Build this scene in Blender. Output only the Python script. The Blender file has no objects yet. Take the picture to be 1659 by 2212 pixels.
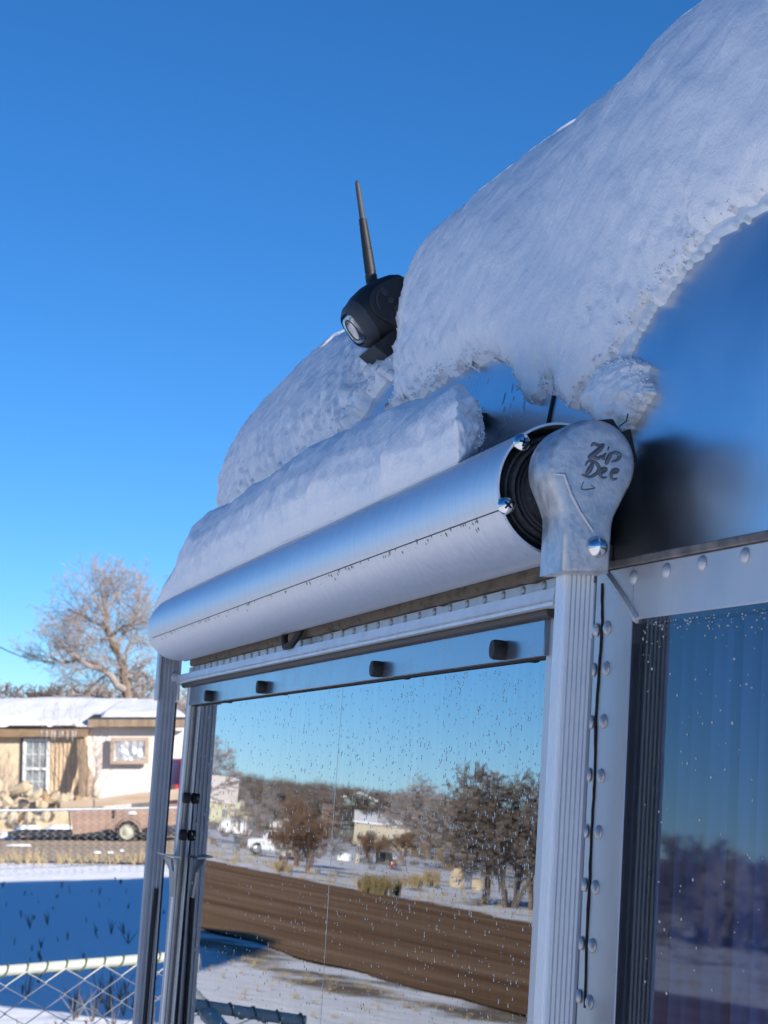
import bpy, math, random
from mathutils import Vector as V, Matrix, noise
from math import sin, cos, radians, pi, hypot, atan2

# ------------------------------------------------------------------ camera, sky, sun, exposure
S = bpy.context.scene
F, CX, CY, EYE = 4400., 829.5, 1106., 1.70        # photograph measured on a 1659 x 2212 grid
PITCH = math.atan(957 / 8020.)
cam_d = bpy.data.cameras.new("camera")
cam = bpy.data.objects.new("camera", cam_d); S.collection.objects.link(cam)
cam.location = (0, 0, EYE); cam.rotation_euler = (pi / 2 + PITCH, 0, 0)
cam_d.sensor_fit = 'VERTICAL'; cam_d.sensor_height = 36.; cam_d.sensor_width = 27.
cam_d.lens = 36. * F / 2212.
cam_d.clip_start = .02; cam_d.clip_end = 5000.
cam_d.dof.use_dof = True; cam_d.dof.focus_distance = 1.45; cam_d.dof.aperture_fstop = 38.
S.camera = cam

SUN_AZ, SUN_EL = radians(133.), radians(22.5)
W = bpy.data.worlds.new("World"); S.world = W; W.use_nodes = True
nt = W.node_tree; nt.nodes.clear()
sky = nt.nodes.new('ShaderNodeTexSky'); sky.sky_type = 'NISHITA'; sky.sun_disc = False
sky.sun_elevation = SUN_EL; sky.sun_rotation = SUN_AZ
sky.altitude = 1500.; sky.air_density = .85; sky.dust_density = 0.; sky.ozone_density = 7.
bg = nt.nodes.new('ShaderNodeBackground'); bg.inputs[1].default_value = .106
wo = nt.nodes.new('ShaderNodeOutputWorld')
hs = nt.nodes.new('ShaderNodeHueSaturation'); hs.inputs['Saturation'].default_value = 1.12
nt.links.new(sky.outputs[0], hs.inputs['Color']); nt.links.new(hs.outputs[0], bg.inputs[0]); nt.links.new(bg.outputs[0], wo.inputs[0])
sd = bpy.data.lights.new("sun", 'SUN'); sd.energy = 5.; sd.angle = radians(.53); sd.color = (1., .93, .84)
sun = bpy.data.objects.new("sun", sd); S.collection.objects.link(sun)
sv = V((sin(SUN_AZ) * cos(SUN_EL), cos(SUN_AZ) * cos(SUN_EL), sin(SUN_EL)))
sun.rotation_euler = sv.to_track_quat('Z', 'Y').to_euler(); sun.location = sv * 60
S.view_settings.view_transform = 'Standard'; S.view_settings.look = 'None'
S.view_settings.exposure = .55; S.view_settings.gamma = 1.
S.render.engine = 'CYCLES'
S.cycles.max_bounces = 8; S.cycles.transparent_max_bounces = 12

# ------------------------------------------------------------------ geometry frames
cp, sp = cos(PITCH), sin(PITCH)
Z = V((0, 0, 1)); EYEP = V((0, 0, EYE))
TH = radians(15.)
A = V((-sin(TH), cos(TH), 0)); B = V((cos(TH), sin(TH), 0))       # along the end wall / into the trailer
K, DARM, DEL, ZC = .065, .4026, .026, 1.796
D0 = DARM + DEL
def wf(s, d, z): return A * s + B * (D0 + d + K * (z - ZC)) + Z * z   # end-wall frame (leans inward)
TH2 = radians(20.5)
A2 = V((sin(TH2), -cos(TH2), 0)); B2 = V((cos(TH2), sin(TH2), 0))
S_CR = 1.11
O2 = A * S_CR + B * D0
def wf2(t, d, z): return O2 + A2 * t + B2 * (d + K * (z - ZC)) + Z * z  # turned corner wall frame
def ray(x, y):
    u = (x - CX) / F; v = (CY - y) / F
    return V((u, cp - sp * v, sp + cp * v))
def at_wall(x, y, d=0.):
    r = ray(x, y); t = (D0 + d + K * (EYE - ZC)) / (r.dot(B) - K * r.z); P = EYEP + r * t
    return P.dot(A), P.z
def at_wall2(x, y, d=0.):
    r = ray(x, y); o = EYEP - O2
    t = (d + K * (EYE - ZC) - o.dot(B2)) / (r.dot(B2) - K * r.z); P = EYEP + r * t
    return (P - O2).dot(A2), P.z
def at_ground(x, y, h=0.):
    r = ray(x, y); return EYEP + r * ((h - EYE) / r.z)
def at_depth(x, y, Y):
    r = ray(x, y); return EYEP + r * (Y / r.y)
NW = (-(B - Z * K)).normalized()
def mirror_ground(x, y, h=0.):                                       # where a reflected line of sight meets the ground
    s, z = at_wall(x, y); P = wf(s, 0, z); r = ray(x, y).normalized(); q = r - NW * (2 * r.dot(NW))
    return P + q * ((h - P.z) / q.z)
NW2 = (-(B2 - Z * K)).normalized()
def mirror2_dir(x, y):
    r = ray(x, y).normalized(); return r - NW2 * (2 * r.dot(NW2))
def proj(P):
    q = P - EYEP; f = q.y * cp + q.z * sp; v = -q.y * sp + q.z * cp
    return CX + F * q.x / f, CY - F * v / f
def smooth(e0, e1, x):
    t = min(1., max(0., (x - e0) / (e1 - e0))); return t * t * (3 - 2 * t)
def mix(a, b, t): return a + (b - a) * t

# ------------------------------------------------------------------ materials
MATS = {}
def srgb(r, g, b):
    f = lambda c: (c / 255 / 12.92) if c / 255 <= .04045 else ((c / 255 + .055) / 1.055) ** 2.4
    return (f(r), f(g), f(b))
def mat(name, c, rough=.6, metal=0., c2=None, scale=20., detail=5., stretch=None, lo=.35, hi=.65,
        bump=0., bscale=None, bdist=.01, rvar=0., spec=.5, coat=0.):
    m = bpy.data.materials.new(name); m.use_nodes = True; n = m.node_tree.nodes; l = m.node_tree.links
    p = n['Principled BSDF']
    p.inputs['Base Color'].default_value = (*c, 1); p.inputs['Roughness'].default_value = rough
    p.inputs['Metallic'].default_value = metal; p.inputs['Specular IOR Level'].default_value = spec
    p.inputs['Coat Weight'].default_value = coat
    tc = n.new('ShaderNodeTexCoord'); src = tc.outputs['Object']
    if stretch:
        mp = n.new('ShaderNodeMapping'); mp.inputs['Scale'].default_value = stretch; l.new(src, mp.inputs[0]); src = mp.outputs[0]
    if c2 or rvar:
        nz = n.new('ShaderNodeTexNoise'); nz.inputs['Scale'].default_value = scale; nz.inputs['Detail'].default_value = detail
        l.new(src, nz.inputs['Vector'])
    if c2:
        r = n.new('ShaderNodeValToRGB'); r.color_ramp.elements[0].position = lo; r.color_ramp.elements[1].position = hi
        r.color_ramp.elements[0].color = (*c, 1); r.color_ramp.elements[1].color = (*c2, 1)
        l.new(nz.outputs[0], r.inputs[0]); l.new(r.outputs[0], p.inputs['Base Color'])
    if rvar:
        mr = n.new('ShaderNodeMapRange'); mr.inputs['From Min'].default_value = .3; mr.inputs['From Max'].default_value = .7
        mr.inputs['To Min'].default_value = rough - rvar; mr.inputs['To Max'].default_value = rough + rvar
        l.new(nz.outputs[0], mr.inputs[0]); l.new(mr.outputs[0], p.inputs['Roughness'])
    if bump:
        nb = n.new('ShaderNodeTexNoise'); nb.inputs['Scale'].default_value = bscale or scale; nb.inputs['Detail'].default_value = 4
        l.new(src, nb.inputs['Vector']); bp = n.new('ShaderNodeBump'); bp.inputs['Strength'].default_value = bump
        bp.inputs['Distance'].default_value = bdist; l.new(nb.outputs[0], bp.inputs['Height']); l.new(bp.outputs[0], p.inputs['Normal'])
    MATS[name] = m; return m

def snow_mat(name, fine, coarse, dist, sss=0.):
    m = bpy.data.materials.new(name); m.use_nodes = True; n = m.node_tree.nodes; l = m.node_tree.links; p = n['Principled BSDF']
    p.inputs['Base Color'].default_value = (.92, .92, .93, 1); p.inputs['Roughness'].default_value = .6
    p.inputs['Specular IOR Level'].default_value = .25
    if sss:
        p.inputs['Subsurface Weight'].default_value = .35; p.inputs['Subsurface Radius'].default_value = (.6, .8, 1.)
        p.inputs['Subsurface Scale'].default_value = sss
    tc = n.new('ShaderNodeTexCoord')
    a = n.new('ShaderNodeTexNoise'); a.inputs['Scale'].default_value = fine; a.inputs['Detail'].default_value = 5; a.inputs['Roughness'].default_value = .7
    b = n.new('ShaderNodeTexNoise'); b.inputs['Scale'].default_value = coarse; b.inputs['Detail'].default_value = 5
    for q in (a, b): l.new(tc.outputs['Object'], q.inputs['Vector'])
    ad = n.new('ShaderNodeMath'); ad.operation = 'MULTIPLY_ADD'; ad.inputs[1].default_value = .32
    l.new(a.outputs[0], ad.inputs[0]); l.new(b.outputs[0], ad.inputs[2])
    bp = n.new('ShaderNodeBump'); bp.inputs['Strength'].default_value = .85; bp.inputs['Distance'].default_value = dist
    l.new(ad.outputs[0], bp.inputs['Height']); l.new(bp.outputs[0], p.inputs['Normal'])
    MATS[name] = m; return m
snow_mat('snow', 380., 70., .0026)
snow_mat('far_snow', 8., 1.2, .10)
mat('ice', (.66, .71, .76), .16, 0, c2=(.8, .83, .86), scale=90, bump=.35, bscale=120, bdist=.003)
mat('skin_aluminium', (.60, .62, .65), .31, 1., c2=(.67, .69, .72), scale=14, rvar=.05, bump=.05, bscale=5, bdist=.01)
mat('case_aluminium', (.70, .71, .73), .50, .92, c2=(.76, .77, .79), scale=60, stretch=(3, 3, .3), rvar=.05, bump=.04, bscale=300, bdist=.001)
mat('arm_aluminium', (.74, .75, .77), .48, .6, c2=(.80, .81, .82), scale=30, rvar=.06)
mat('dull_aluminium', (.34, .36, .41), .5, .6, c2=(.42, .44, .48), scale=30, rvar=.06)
mat('frame_aluminium', (.46, .46, .47), .45, .5, c2=(.60, .60, .61), scale=22, stretch=(1, 1, .35), lo=.3, hi=.7, rvar=.10, bump=.10, bscale=30, bdist=.003)
mat('white_aluminium', (.58, .59, .60), .42, .45, c2=(.70, .70, .71), scale=45, bump=.15, bscale=160, bdist=.001)
mat('cast_aluminium', (.43, .45, .48), .48, .75, c2=(.58, .60, .62), scale=110, detail=8, lo=.40, hi=.62, rvar=.12, bump=.35, bscale=260, bdist=.0012)
mat('dark_oxide', (.15, .17, .20), .6, .7)
mat('polished_steel', (.72, .73, .75), .10, 1.)
mat('black_plastic', (.012, .013, .016), .55, 0, bump=.15, bscale=600, bdist=.0006)
mat('grey_plastic', (.045, .050, .060), .6, 0, bump=.15, bscale=600, bdist=.0006)
mat('black_rubber', (.014, .014, .015), .7)
mat('brown_rubber', (.035, .026, .020), .55)
mat('brown_foam', (.17, .135, .10), .85, 0, c2=(.07, .055, .045), scale=60, stretch=(1, 1, 3), lo=.5, hi=.75, bump=.5, bscale=120, bdist=.003)
mat('awning_fabric', (.018, .022, .03), .9, 0, c2=(.03, .09, .09), scale=200)
mat('roll_ring', (.06, .065, .075), .5, .3, c2=(.10, .105, .11), scale=500)
mat('roll_plate', (.20, .21, .24), .45, .8, c2=(.09, .09, .10), scale=70)
mat('crack_black', (.01, .01, .01), .8)
mat('sealant', (.23, .20, .18), .8, 0, c2=(.10, .09, .085), scale=70, bump=.4, bscale=150, bdist=.002)
mat('lens_glass', (.45, .48, .52), .10, .6, c2=(.08, .09, .11), scale=45, detail=2, lo=.4, hi=.6)
mat('strip_acrylic', (.20, .24, .29), .24, .75, c2=(.24, .28, .33), scale=30, rvar=.05)
mat('interior_dark', (.02, .02, .022), .9)
mat('curtain', (.10, .16, .29), .9, 0, c2=(.055, .09, .17), scale=40, stretch=(1, 1, .1))
mat('dried_spots', (.55, .53, .48), .8)
# mirror pane and corner pane
def mirror_glass():
    m = mat('mirror_pane', (.31, .32, .33), .008, 1., bump=.0); n = m.node_tree.nodes; l = m.node_tree.links
    p = n['Principled BSDF']; tc = n.new('ShaderNodeTexCoord'); mp = n.new('ShaderNodeMapping'); mp.inputs['Scale'].default_value = (1, 1, .25)
    nz = n.new('ShaderNodeTexNoise'); nz.inputs['Scale'].default_value = 55; nz.inputs['Detail'].default_value = 2
    bp = n.new('ShaderNodeBump'); bp.inputs['Strength'].default_value = .005; bp.inputs['Distance'].default_value = .002
    l.new(tc.outputs['Object'], mp.inputs[0]); l.new(mp.outputs[0], nz.inputs['Vector']); l.new(nz.outputs[0], bp.inputs['Height']); l.new(bp.outputs[0], p.inputs['Normal'])
    # thin water film and grime: streaks running down the pane
    mp2 = n.new('ShaderNodeMapping'); mp2.inputs['Scale'].default_value = (1, 1, .08)
    n2 = n.new('ShaderNodeTexNoise'); n2.inputs['Scale'].default_value = 130; n2.inputs['Detail'].default_value = 3
    l.new(tc.outputs['Object'], mp2.inputs[0]); l.new(mp2.outputs[0], n2.inputs['Vector'])
    r = n.new('ShaderNodeValToRGB'); r.color_ramp.elements[0].position = .3; r.color_ramp.elements[1].position = .7
    r.color_ramp.elements[0].color = (.285, .30, .31, 1); r.color_ramp.elements[1].color = (.335, .35, .36, 1)
    l.new(n2.outputs[0], r.inputs[0]); l.new(r.outputs[0], p.inputs['Base Color'])
mirror_glass()
mat('droplet', (.40, .47, .52), .03, 1.)
def corner_glass():
    m = bpy.data.materials.new('corner_pane'); m.use_nodes = True; n = m.node_tree.nodes; l = m.node_tree.links
    n.remove(n['Principled BSDF']); o = n['Material Output']
    tr = n.new('ShaderNodeBsdfTransparent'); tr.inputs[0].default_value = (.80, .84, .92, 1)
    gl = n.new('ShaderNodeBsdfGlossy'); gl.inputs['Roughness'].default_value = .025; gl.inputs[0].default_value = (.85, .9, .95, 1)
    fr = n.new('ShaderNodeFresnel'); fr.inputs[0].default_value = 1.7
    mx = n.new('ShaderNodeMixShader'); gm = n.new('ShaderNodeNewGeometry'); iv = n.new('ShaderNodeMath'); iv.operation = 'SUBTRACT'; iv.inputs[0].default_value = 1.; l.new(gm.outputs['Backfacing'], iv.inputs[1])
    mu = n.new('ShaderNodeMath'); mu.operation = 'MULTIPLY'; l.new(fr.outputs[0], mu.inputs[0]); l.new(iv.outputs[0], mu.inputs[1]); l.new(mu.outputs[0], mx.inputs[0]); l.new(tr.outputs[0], mx.inputs[1]); l.new(gl.outputs[0], mx.inputs[2])
    l.new(mx.outputs[0], o.inputs[0]); MATS['corner_pane'] = m
corner_glass()
# setting and background
mat('dirt_road', (.16, .085, .042), .95, 0, c2=(.36, .235, .14), scale=.8, detail=9, stretch=(1.5, .13, 1), lo=.30, hi=.74, bump=.6, bscale=3, bdist=.06, spec=.05)
mat('cross_dirt', (.33, .235, .15), .95, 0, c2=(.44, .33, .22), scale=.5, detail=7, stretch=(.16, 2.2, 1), lo=.34, hi=.66, bump=.5, bscale=3, bdist=.06)
mat('tan_stucco', (.62, .47, .31), .9, 0, c2=(.70, .55, .38), scale=1.5, stretch=(1.6, 1, .25), bump=.3, bscale=6, bdist=.02)
mat('white_stucco', (.82, .75, .70), .9, 0, c2=(.76, .68, .62), scale=.9, bump=.3, bscale=6, bdist=.02)
mat('white_paint', (.78, .78, .76), .6)
mat('brown_fascia', (.30, .20, .12), .8, 0, c2=(.20, .13, .08), scale=3)
mat('green_trim', (.035, .05, .045), .6)
mat('wood_old', (.42, .31, .22), .9, 0, c2=(.52, .42, .33), scale=4, stretch=(.3, 1, 2))
mat('wood_plank', (.36, .26, .17), .9, 0, c2=(.24, .18, .13), scale=6, stretch=(2, 2, .3))
mat('wood_panel', (.40, .27, .20), .85, 0, c2=(.30, .20, .155), scale=3, stretch=(.4, 1, 2))
mat('window_glass', (.25, .28, .30), .06, .2, c2=(.45, .48, .48), scale=2.5, lo=.4, hi=.6)
mat('plastic_film', (.55, .56, .58), .16, .35, c2=(.75, .75, .76), scale=7, stretch=(1, 1, .5), bump=.9, bscale=9, bdist=.08)
mat('stone_tan', (.47, .36, .23), .9, 0, c2=(.58, .48, .34), scale=4, bump=.4, bscale=12, bdist=.03)
mat('stone_brown', (.33, .21, .12), .9, 0, c2=(.46, .34, .21), scale=4, bump=.4, bscale=12, bdist=.03)
mat('stone_pale', (.56, .49, .38), .9, 0, c2=(.48, .40, .28), scale=4, bump=.4, bscale=12, bdist=.03)
mat('tyre', (.02, .02, .02), .85)
mat('rim_cream', (.50, .49, .40), .6, 0, c2=(.38, .36, .28), scale=12)
mat('steel_dark', (.05, .05, .055), .6, .5)
mat('galvanised', (.42, .44, .45), .45, .8)
mat('fence_paint', (.46, .50, .43), .55, .15, c2=(.56, .58, .52), scale=25, bump=.2, bscale=90, bdist=.001)
mat('fence_wire', (.50, .50, .49), .5, .5)
mat('tie_shadow_green', (.10, .14, .10), .6)  # tie loops; dark green puts the wires' shadow marks into their colour
mat('red_paint', (.36, .025, .035), .35, 0, coat=.6)
mat('red_lamp', (.45, .02, .02), .2)
mat('grey_paint', (.16, .155, .15), .45, 0, c2=(.22, .20, .18), scale=3)
mat('white_car_paint', (.70, .71, .70), .35, 0, coat=.5)
mat('car_glass', (.02, .022, .025), .08)
mat('bark', (.17, .125, .09), .95, 0, c2=(.24, .18, .13), scale=3)
mat('twig', (.33, .285, .265), .95)
mat('dark_twig', (.15, .122, .105), .95)
mat('red_twig', (.20, .125, .085), .95)
mat('dry_grass', (.40, .31, .17), .95)
mat('grey_weed', (.16, .14, .13), .95)
mat('ochre_brush', (.30, .215, .10), .95, 0, c2=(.22, .19, .10), scale=1)
mat('pale_yellow_siding', (.62, .60, .44), .8)
mat('cream_siding', (.60, .54, .42), .8, 0, c2=(.52, .46, .35), scale=.7)
mat('green_grey_metal', (.26, .32, .31), .6, .2, c2=(.20, .24, .24), scale=.8, stretch=(3, 3, .1))
mat('rust_metal', (.20, .12, .09), .8, .1, c2=(.32, .27, .24), scale=2)
mat('junk_dark', (.06, .065, .07), .7, 0, c2=(.15, .14, .13), scale=2)
mat('barn_red', (.22, .06, .045), .85, 0, c2=(.28, .09, .07), scale=1.2, stretch=(2, 2, .2))
mat('conifer', (.05, .055, .045), .95)
mat('cable', (.02, .02, .02), .7)
mat('haze_hill', (.20, .16, .13), .95)

# ------------------------------------------------------------------ mesh helpers
class MB:
    def __init__(s): s.v = []; s.f = []
    def add(s, vs, fs):
        o = len(s.v); s.v += [V(p) for p in vs]; s.f += [tuple(i + o for i in f) for f in fs]; return s
    def box(s, c, ax, ay, az):            # centre and three half-axis vectors
        c = V(c); vs = [c + ax * i + ay * j + az * k for i in (-1, 1) for j in (-1, 1) for k in (-1, 1)]
        return s.add(vs, [(0, 1, 3, 2), (4, 6, 7, 5), (0, 4, 5, 1), (2, 3, 7, 6), (0, 2, 6, 4), (1, 5, 7, 3)])
    def hexa(s, p8):                      # 4 bottom, 4 top
        return s.add(p8, [(3, 2, 1, 0), (4, 5, 6, 7), (0, 1, 5, 4), (1, 2, 6, 5), (2, 3, 7, 6), (3, 0, 4, 7)])
    def rings(s, rs, closed=True, cap=True):
        n = len(rs[0]); vs = [p for r in rs for p in r]; fs = []
        for i in range(len(rs) - 1):
            for j in range(n if closed else n - 1):
                k = (j + 1) % n; fs.append((i * n + j, i * n + k, (i + 1) * n + k, (i + 1) * n + j))
        if cap and closed:
            fs.append(tuple(range(n - 1, -1, -1))); o = (len(rs) - 1) * n; fs.append(tuple(o + j for j in range(n)))
        return s.add(vs, fs)
    def tube(s, pts, rad, n=8, cap=True):
        pts = [V(p) for p in pts]; rs = []; m = len(pts)
        if not hasattr(rad, '__len__'): rad = [rad] * m
        t0 = (pts[1] - pts[0]).normalized(); u = t0.cross(V((.31, .17, .93)))
        if u.length < .1: u = t0.cross(V((1, 0, 0)))
        u.normalize()
        for i, p in enumerate(pts):
            t = (pts[min(i + 1, m - 1)] - pts[max(i - 1, 0)]).normalized()
            u = (u - t * u.dot(t))
            if u.length < 1e-5: u = t.cross(V((.3, .9, .1)))
            u.normalize(); w = t.cross(u)
            rs.append([p + (u * cos(2 * pi * j / n) + w * sin(2 * pi * j / n)) * rad[i] for j in range(n)])
        return s.rings(rs, cap=cap)
    def prism(s, poly, vec):              # polygon of points extruded by a vector
        vec = V(vec); return s.rings([[V(p) for p in poly], [V(p) + vec for p in poly]])
    def lathe(s, o, ax, prof, n=24, ux=None, cap=True):  # prof: (distance along axis, radius)
        ax = V(ax).normalized(); u = ux or ax.cross(V((.3, .2, .9))).normalized(); w = ax.cross(u); o = V(o)
        return s.rings([[o + ax * h + (u * cos(2 * pi * j / n) + w * sin(2 * pi * j / n)) * r for j in range(n)] for h, r in prof], cap=cap)
    def mesh(s, name, m=None, sm=True, ang=40., recalc=True):
        me = bpy.data.meshes.new(name); me.from_pydata([tuple(p) for p in s.v], [], s.f)
        if recalc:
            import bmesh
            bm = bmesh.new(); bm.from_mesh(me); bmesh.ops.recalc_face_normals(bm, faces=bm.faces); bm.to_mesh(me); bm.free()
        if m: me.materials.append(MATS[m])
        if sm:
            me.shade_smooth(); me.set_sharp_from_angle(angle=radians(ang))
        return me
    def obj(s, name, m, parent=None, sm=True, ang=40., bevel=0., recalc=True):
        lo = V((min(p.x for p in s.v), min(p.y for p in s.v), min(p.z for p in s.v)))
        hi = V((max(p.x for p in s.v), max(p.y for p in s.v), max(p.z for p in s.v)))
        c = (lo + hi) / 2; c.z = lo.z
        for p in s.v: p -= c
        o = link(name, s.mesh(name, m, sm, ang, recalc), Matrix.Translation(c), parent)
        if bevel:
            b = o.modifiers.new('bevel', 'BEVEL'); b.width = bevel; b.segments = 2; b.limit_method = 'ANGLE'; b.angle_limit = radians(50)
        return o
WM = {}
def link(name, data, M, parent=None):
    o = bpy.data.objects.new(name, data); S.collection.objects.link(o)
    o.matrix_basis = M; WM[o.name] = M
    if parent: o.parent = parent; o.matrix_parent_inverse = WM[parent.name].inverted()
    return o
def tag(o, label, cat=None, group=None, kind=None):
    if label: o['label'] = label
    if cat: o['category'] = cat
    if group: o['group'] = group
    if kind: o['kind'] = kind
    return o
def thing(name, loc, label, cat, group=None, rz=0.):
    o = link(name, None, Matrix.Translation(V(loc)) @ Matrix.Rotation(rz, 4, 'Z')); o.empty_display_size = .1
    return tag(o, label, cat, group)
def frame_m(o, x, y, z): return Matrix(((x.x, y.x, z.x, o.x), (x.y, y.y, z.y, o.y), (x.z, y.z, z.z, o.z), (0, 0, 0, 1)))
def wbox(b, s0, s1, d0, d1, z0, z1, f=wf):
    return b.hexa([f(s0, d0, z0), f(s1, d0, z0), f(s1, d1, z0), f(s0, d1, z0), f(s0, d0, z1), f(s1, d0, z1), f(s1, d1, z1), f(s0, d1, z1)])
def fbm(p, o=4):
    return noise.fractal(V(p), .9, 2.1, o, noise_basis='PERLIN_ORIGINAL')

# ------------------------------------------------------------------ ground and roads
def terrain(x, y):
    r = hypot(x, y); az = math.degrees(atan2(x, y))
    w = smooth(-16, -21, az) if az > -100 else smooth(-130, -100, az)
    h = w * (7.4 * smooth(215, 470, r) + .9 * fbm((x * .01, y * .01, 3)) * smooth(230, 330, r))
    return h
def bare(x, y):
    if x > -11:
        if y < 33: return mix(.02, .50, smooth(-6.5, -10.5, x)) if y > -20 else .3
        return .30 if y < 46.5 else .46
    r = hypot(x, y)
    if x > -25: return .5
    return mix(.43, .58, smooth(60, 260, r))
def build_ground():
    b = MB(); NA = 400; rs = [0.]; r = .8
    while r < 3000: rs.append(r); r *= 1.042 if r < 60 else 1.07
    col = []
    for ri, r in enumerate(rs):
        for j in range(NA):
            a = 2 * pi * j / NA; x, y = r * sin(a), r * cos(a)
            z = terrain(x, y) - .045 + .035 * fbm((x * .5, y * .5, 0)) + .010 * fbm((x * 3, y * 3, 5))
            b.v.append(V((x, y, z))); col.append(bare(x, y))
    for i in range(len(rs) - 1):
        for j in range(NA):
            k = (j + 1) % NA
            if i == 0: b.f.append((j, NA + j, NA + k)) if False else b.f.append((0, NA + k, NA + j))
            else: b.f.append((i * NA + j, i * NA + k, (i + 1) * NA + k, (i + 1) * NA + j))
    m = bpy.data.materials.new('ground_snow_dirt'); m.use_nodes = True; n = m.node_tree.nodes; l = m.node_tree.links; p = n['Principled BSDF']
    tc = n.new('ShaderNodeTexCoord'); at = n.new('ShaderNodeAttribute'); at.attribute_name = 'bare'
    nz = n.new('ShaderNodeTexNoise'); nz.inputs['Scale'].default_value = .55; nz.inputs['Detail'].default_value = 9; nz.inputs['Roughness'].default_value = .62
    l.new(tc.outputs['Object'], nz.inputs['Vector'])
    ad = n.new('ShaderNodeMath'); ad.operation = 'ADD'; l.new(nz.outputs[0], ad.inputs[0]); l.new(at.outputs['Fac'], ad.inputs[1])
    rp = n.new('ShaderNodeValToRGB'); rp.color_ramp.elements[0].position = .475; rp.color_ramp.elements[1].position = .53
    hv = n.new('ShaderNodeMath'); hv.operation = 'MULTIPLY'; hv.inputs[1].default_value = .5; l.new(ad.outputs[0], hv.inputs[0]); l.new(hv.outputs[0], rp.inputs[0])
    n2 = n.new('ShaderNodeTexNoise'); n2.inputs['Scale'].default_value = 2.2; n2.inputs['Detail'].default_value = 8; l.new(tc.outputs['Object'], n2.inputs['Vector'])
    r2 = n.new('ShaderNodeValToRGB'); e = r2.color_ramp.elements; e[0].position = .3; e[1].position = .7
    e[0].color = (.13, .09, .06, 1); e[1].color = (.33, .26, .17, 1); l.new(n2.outputs[0], r2.inputs[0])
    mx = n.new('ShaderNodeMix'); mx.data_type = 'RGBA'; mx.inputs[6].default_value = (.92, .92, .93, 1)
    l.new(rp.outputs[0], mx.inputs[0]); l.new(r2.outputs[0], mx.inputs[7]); l.new(mx.outputs[2], p.inputs['Base Color'])
    p.inputs['Roughness'].default_value = .8; p.inputs['Specular IOR Level'].default_value = .2
    nb = n.new('ShaderNodeTexNoise'); nb.inputs['Scale'].default_value = 2.6; nb.inputs['Detail'].default_value = 7; l.new(tc.outputs['Object'], nb.inputs['Vector'])
    bp = n.new('ShaderNodeBump'); bp.inputs['Strength'].default_value = .4; bp.inputs['Distance'].default_value = .10
    l.new(nb.outputs[0], bp.inputs['Height']); l.new(bp.outputs[0], p.inputs['Normal']); MATS['ground'] = m
    me = b.mesh('ground', 'ground', recalc=False)
    at = me.attributes.new('bare', 'FLOAT', 'POINT'); at.data.foreach_set('value', col)
    o = link('ground', me, Matrix()); tag(o, None, kind='structure')
build_ground()
def ribbon(name, m, n, fl, fr, z):
    b = MB(); k = 9
    for i in range(n + 1):
        p, q = V(fl(i / n)), V(fr(i / n))
        for j in range(k):
            c = p.lerp(q, j / (k - 1)); e = .0 if 0 < j < k - 1 else -.05
            b.v.append(V((c.x, c.y, z + e + .012 * fbm((c.x * .5, c.y * .12, 7)))))
    for i in range(n):
        for j in range(k - 1): b.f.append((i * k + j, i * k + j + 1, (i + 1) * k + j + 1, (i + 1) * k + j))
    return tag(b.obj(name, m, recalc=False), None, kind='structure')
ragged = lambda t, q, a: a * (fbm((t * 40, q, 0)) + .5 * fbm((t * 160, q, 1)))
def flx(y): return -24.3 - 1.0 * smooth(30, 60, y)
ribbon('dirt_road', 'dirt_road', 500, lambda t: (flx(-60 + 260 * t) + ragged(t, 1, .55), -60 + 260 * t, 0),
       lambda t: (-10.6 - .6 * smooth(10, 25, -60 + 260 * t) + ragged(t, 2, .45), -60 + 260 * t, 0), .030)
ribbon('cross_street', 'cross_dirt', 200, lambda t: (-12 + 70 * t, 45.2 + ragged(t, 3, .5), 0), lambda t: (-12 + 70 * t, 33.2 + ragged(t, 4, .4), 0), .040)

# ------------------------------------------------------------------ travel trailer shell
def plan(s_far, w2, R, side=5.5, phf=radians(5.5)):
    pts = []                                               # (s, d, ns, nd)
    ph0 = radians(5.5); near = []; s, d = S_CR, 0.
    tl = [0., .03, .046, .12, .25]
    for t in tl: near.append((S_CR - t * cos(ph0), t * sin(ph0), sin(ph0), cos(ph0)))
    s, d = near[-1][:2]
    cs, cd = s + .5 * sin(ph0), d + .5 * cos(ph0)
    for i in range(1, 17):
        ph = mix(ph0, pi / 2, i / 16); near.append((cs - .5 * sin(ph), cd - .5 * cos(ph), sin(ph), cos(ph)))
    near.append((near[-1][0], near[-1][1] + side, 1., 0.))
    pts = near[::-1]; CR = len(pts) - 1
    for i in range(1, 41): pts.append((mix(S_CR, s_far, i / 40), 0., 0., 1.))
    s, d = s_far, 0.
    for t in (.3, .6, 1.): pts.append((s_far + w2 * t * cos(phf), w2 * t * sin(phf), -sin(phf), cos(phf)))
    s, d = pts[-1][:2]; cs, cd = s - R * sin(phf), d + R * cos(phf)
    for i in range(1, 17):
        ph = mix(phf, pi / 2, i / 16); pts.append((cs + R * sin(ph), cd - R * cos(ph), -sin(ph), cos(ph)))
    pts.append((pts[-1][0], side + .6, -1., 0.))
    return pts, CR
PL, ICR = plan(2.555, .26, .5, phf=radians(24.)); PU, _ = plan(2.64, .16, .5)
Z1, RD, BODY = 1.85, .50, .012
T0 = math.atan(K)
def prof(v):              # v<0: metres below the bend (wall); v>=0: bend angle in radians above the wall lean
    if v < 0: return K * (Z1 + v - ZC), Z1 + v
    th = T0 + v
    return K * (Z1 - ZC) + RD * (cos(T0) - cos(th)), Z1 + RD * (sin(th) - sin(T0))
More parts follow.
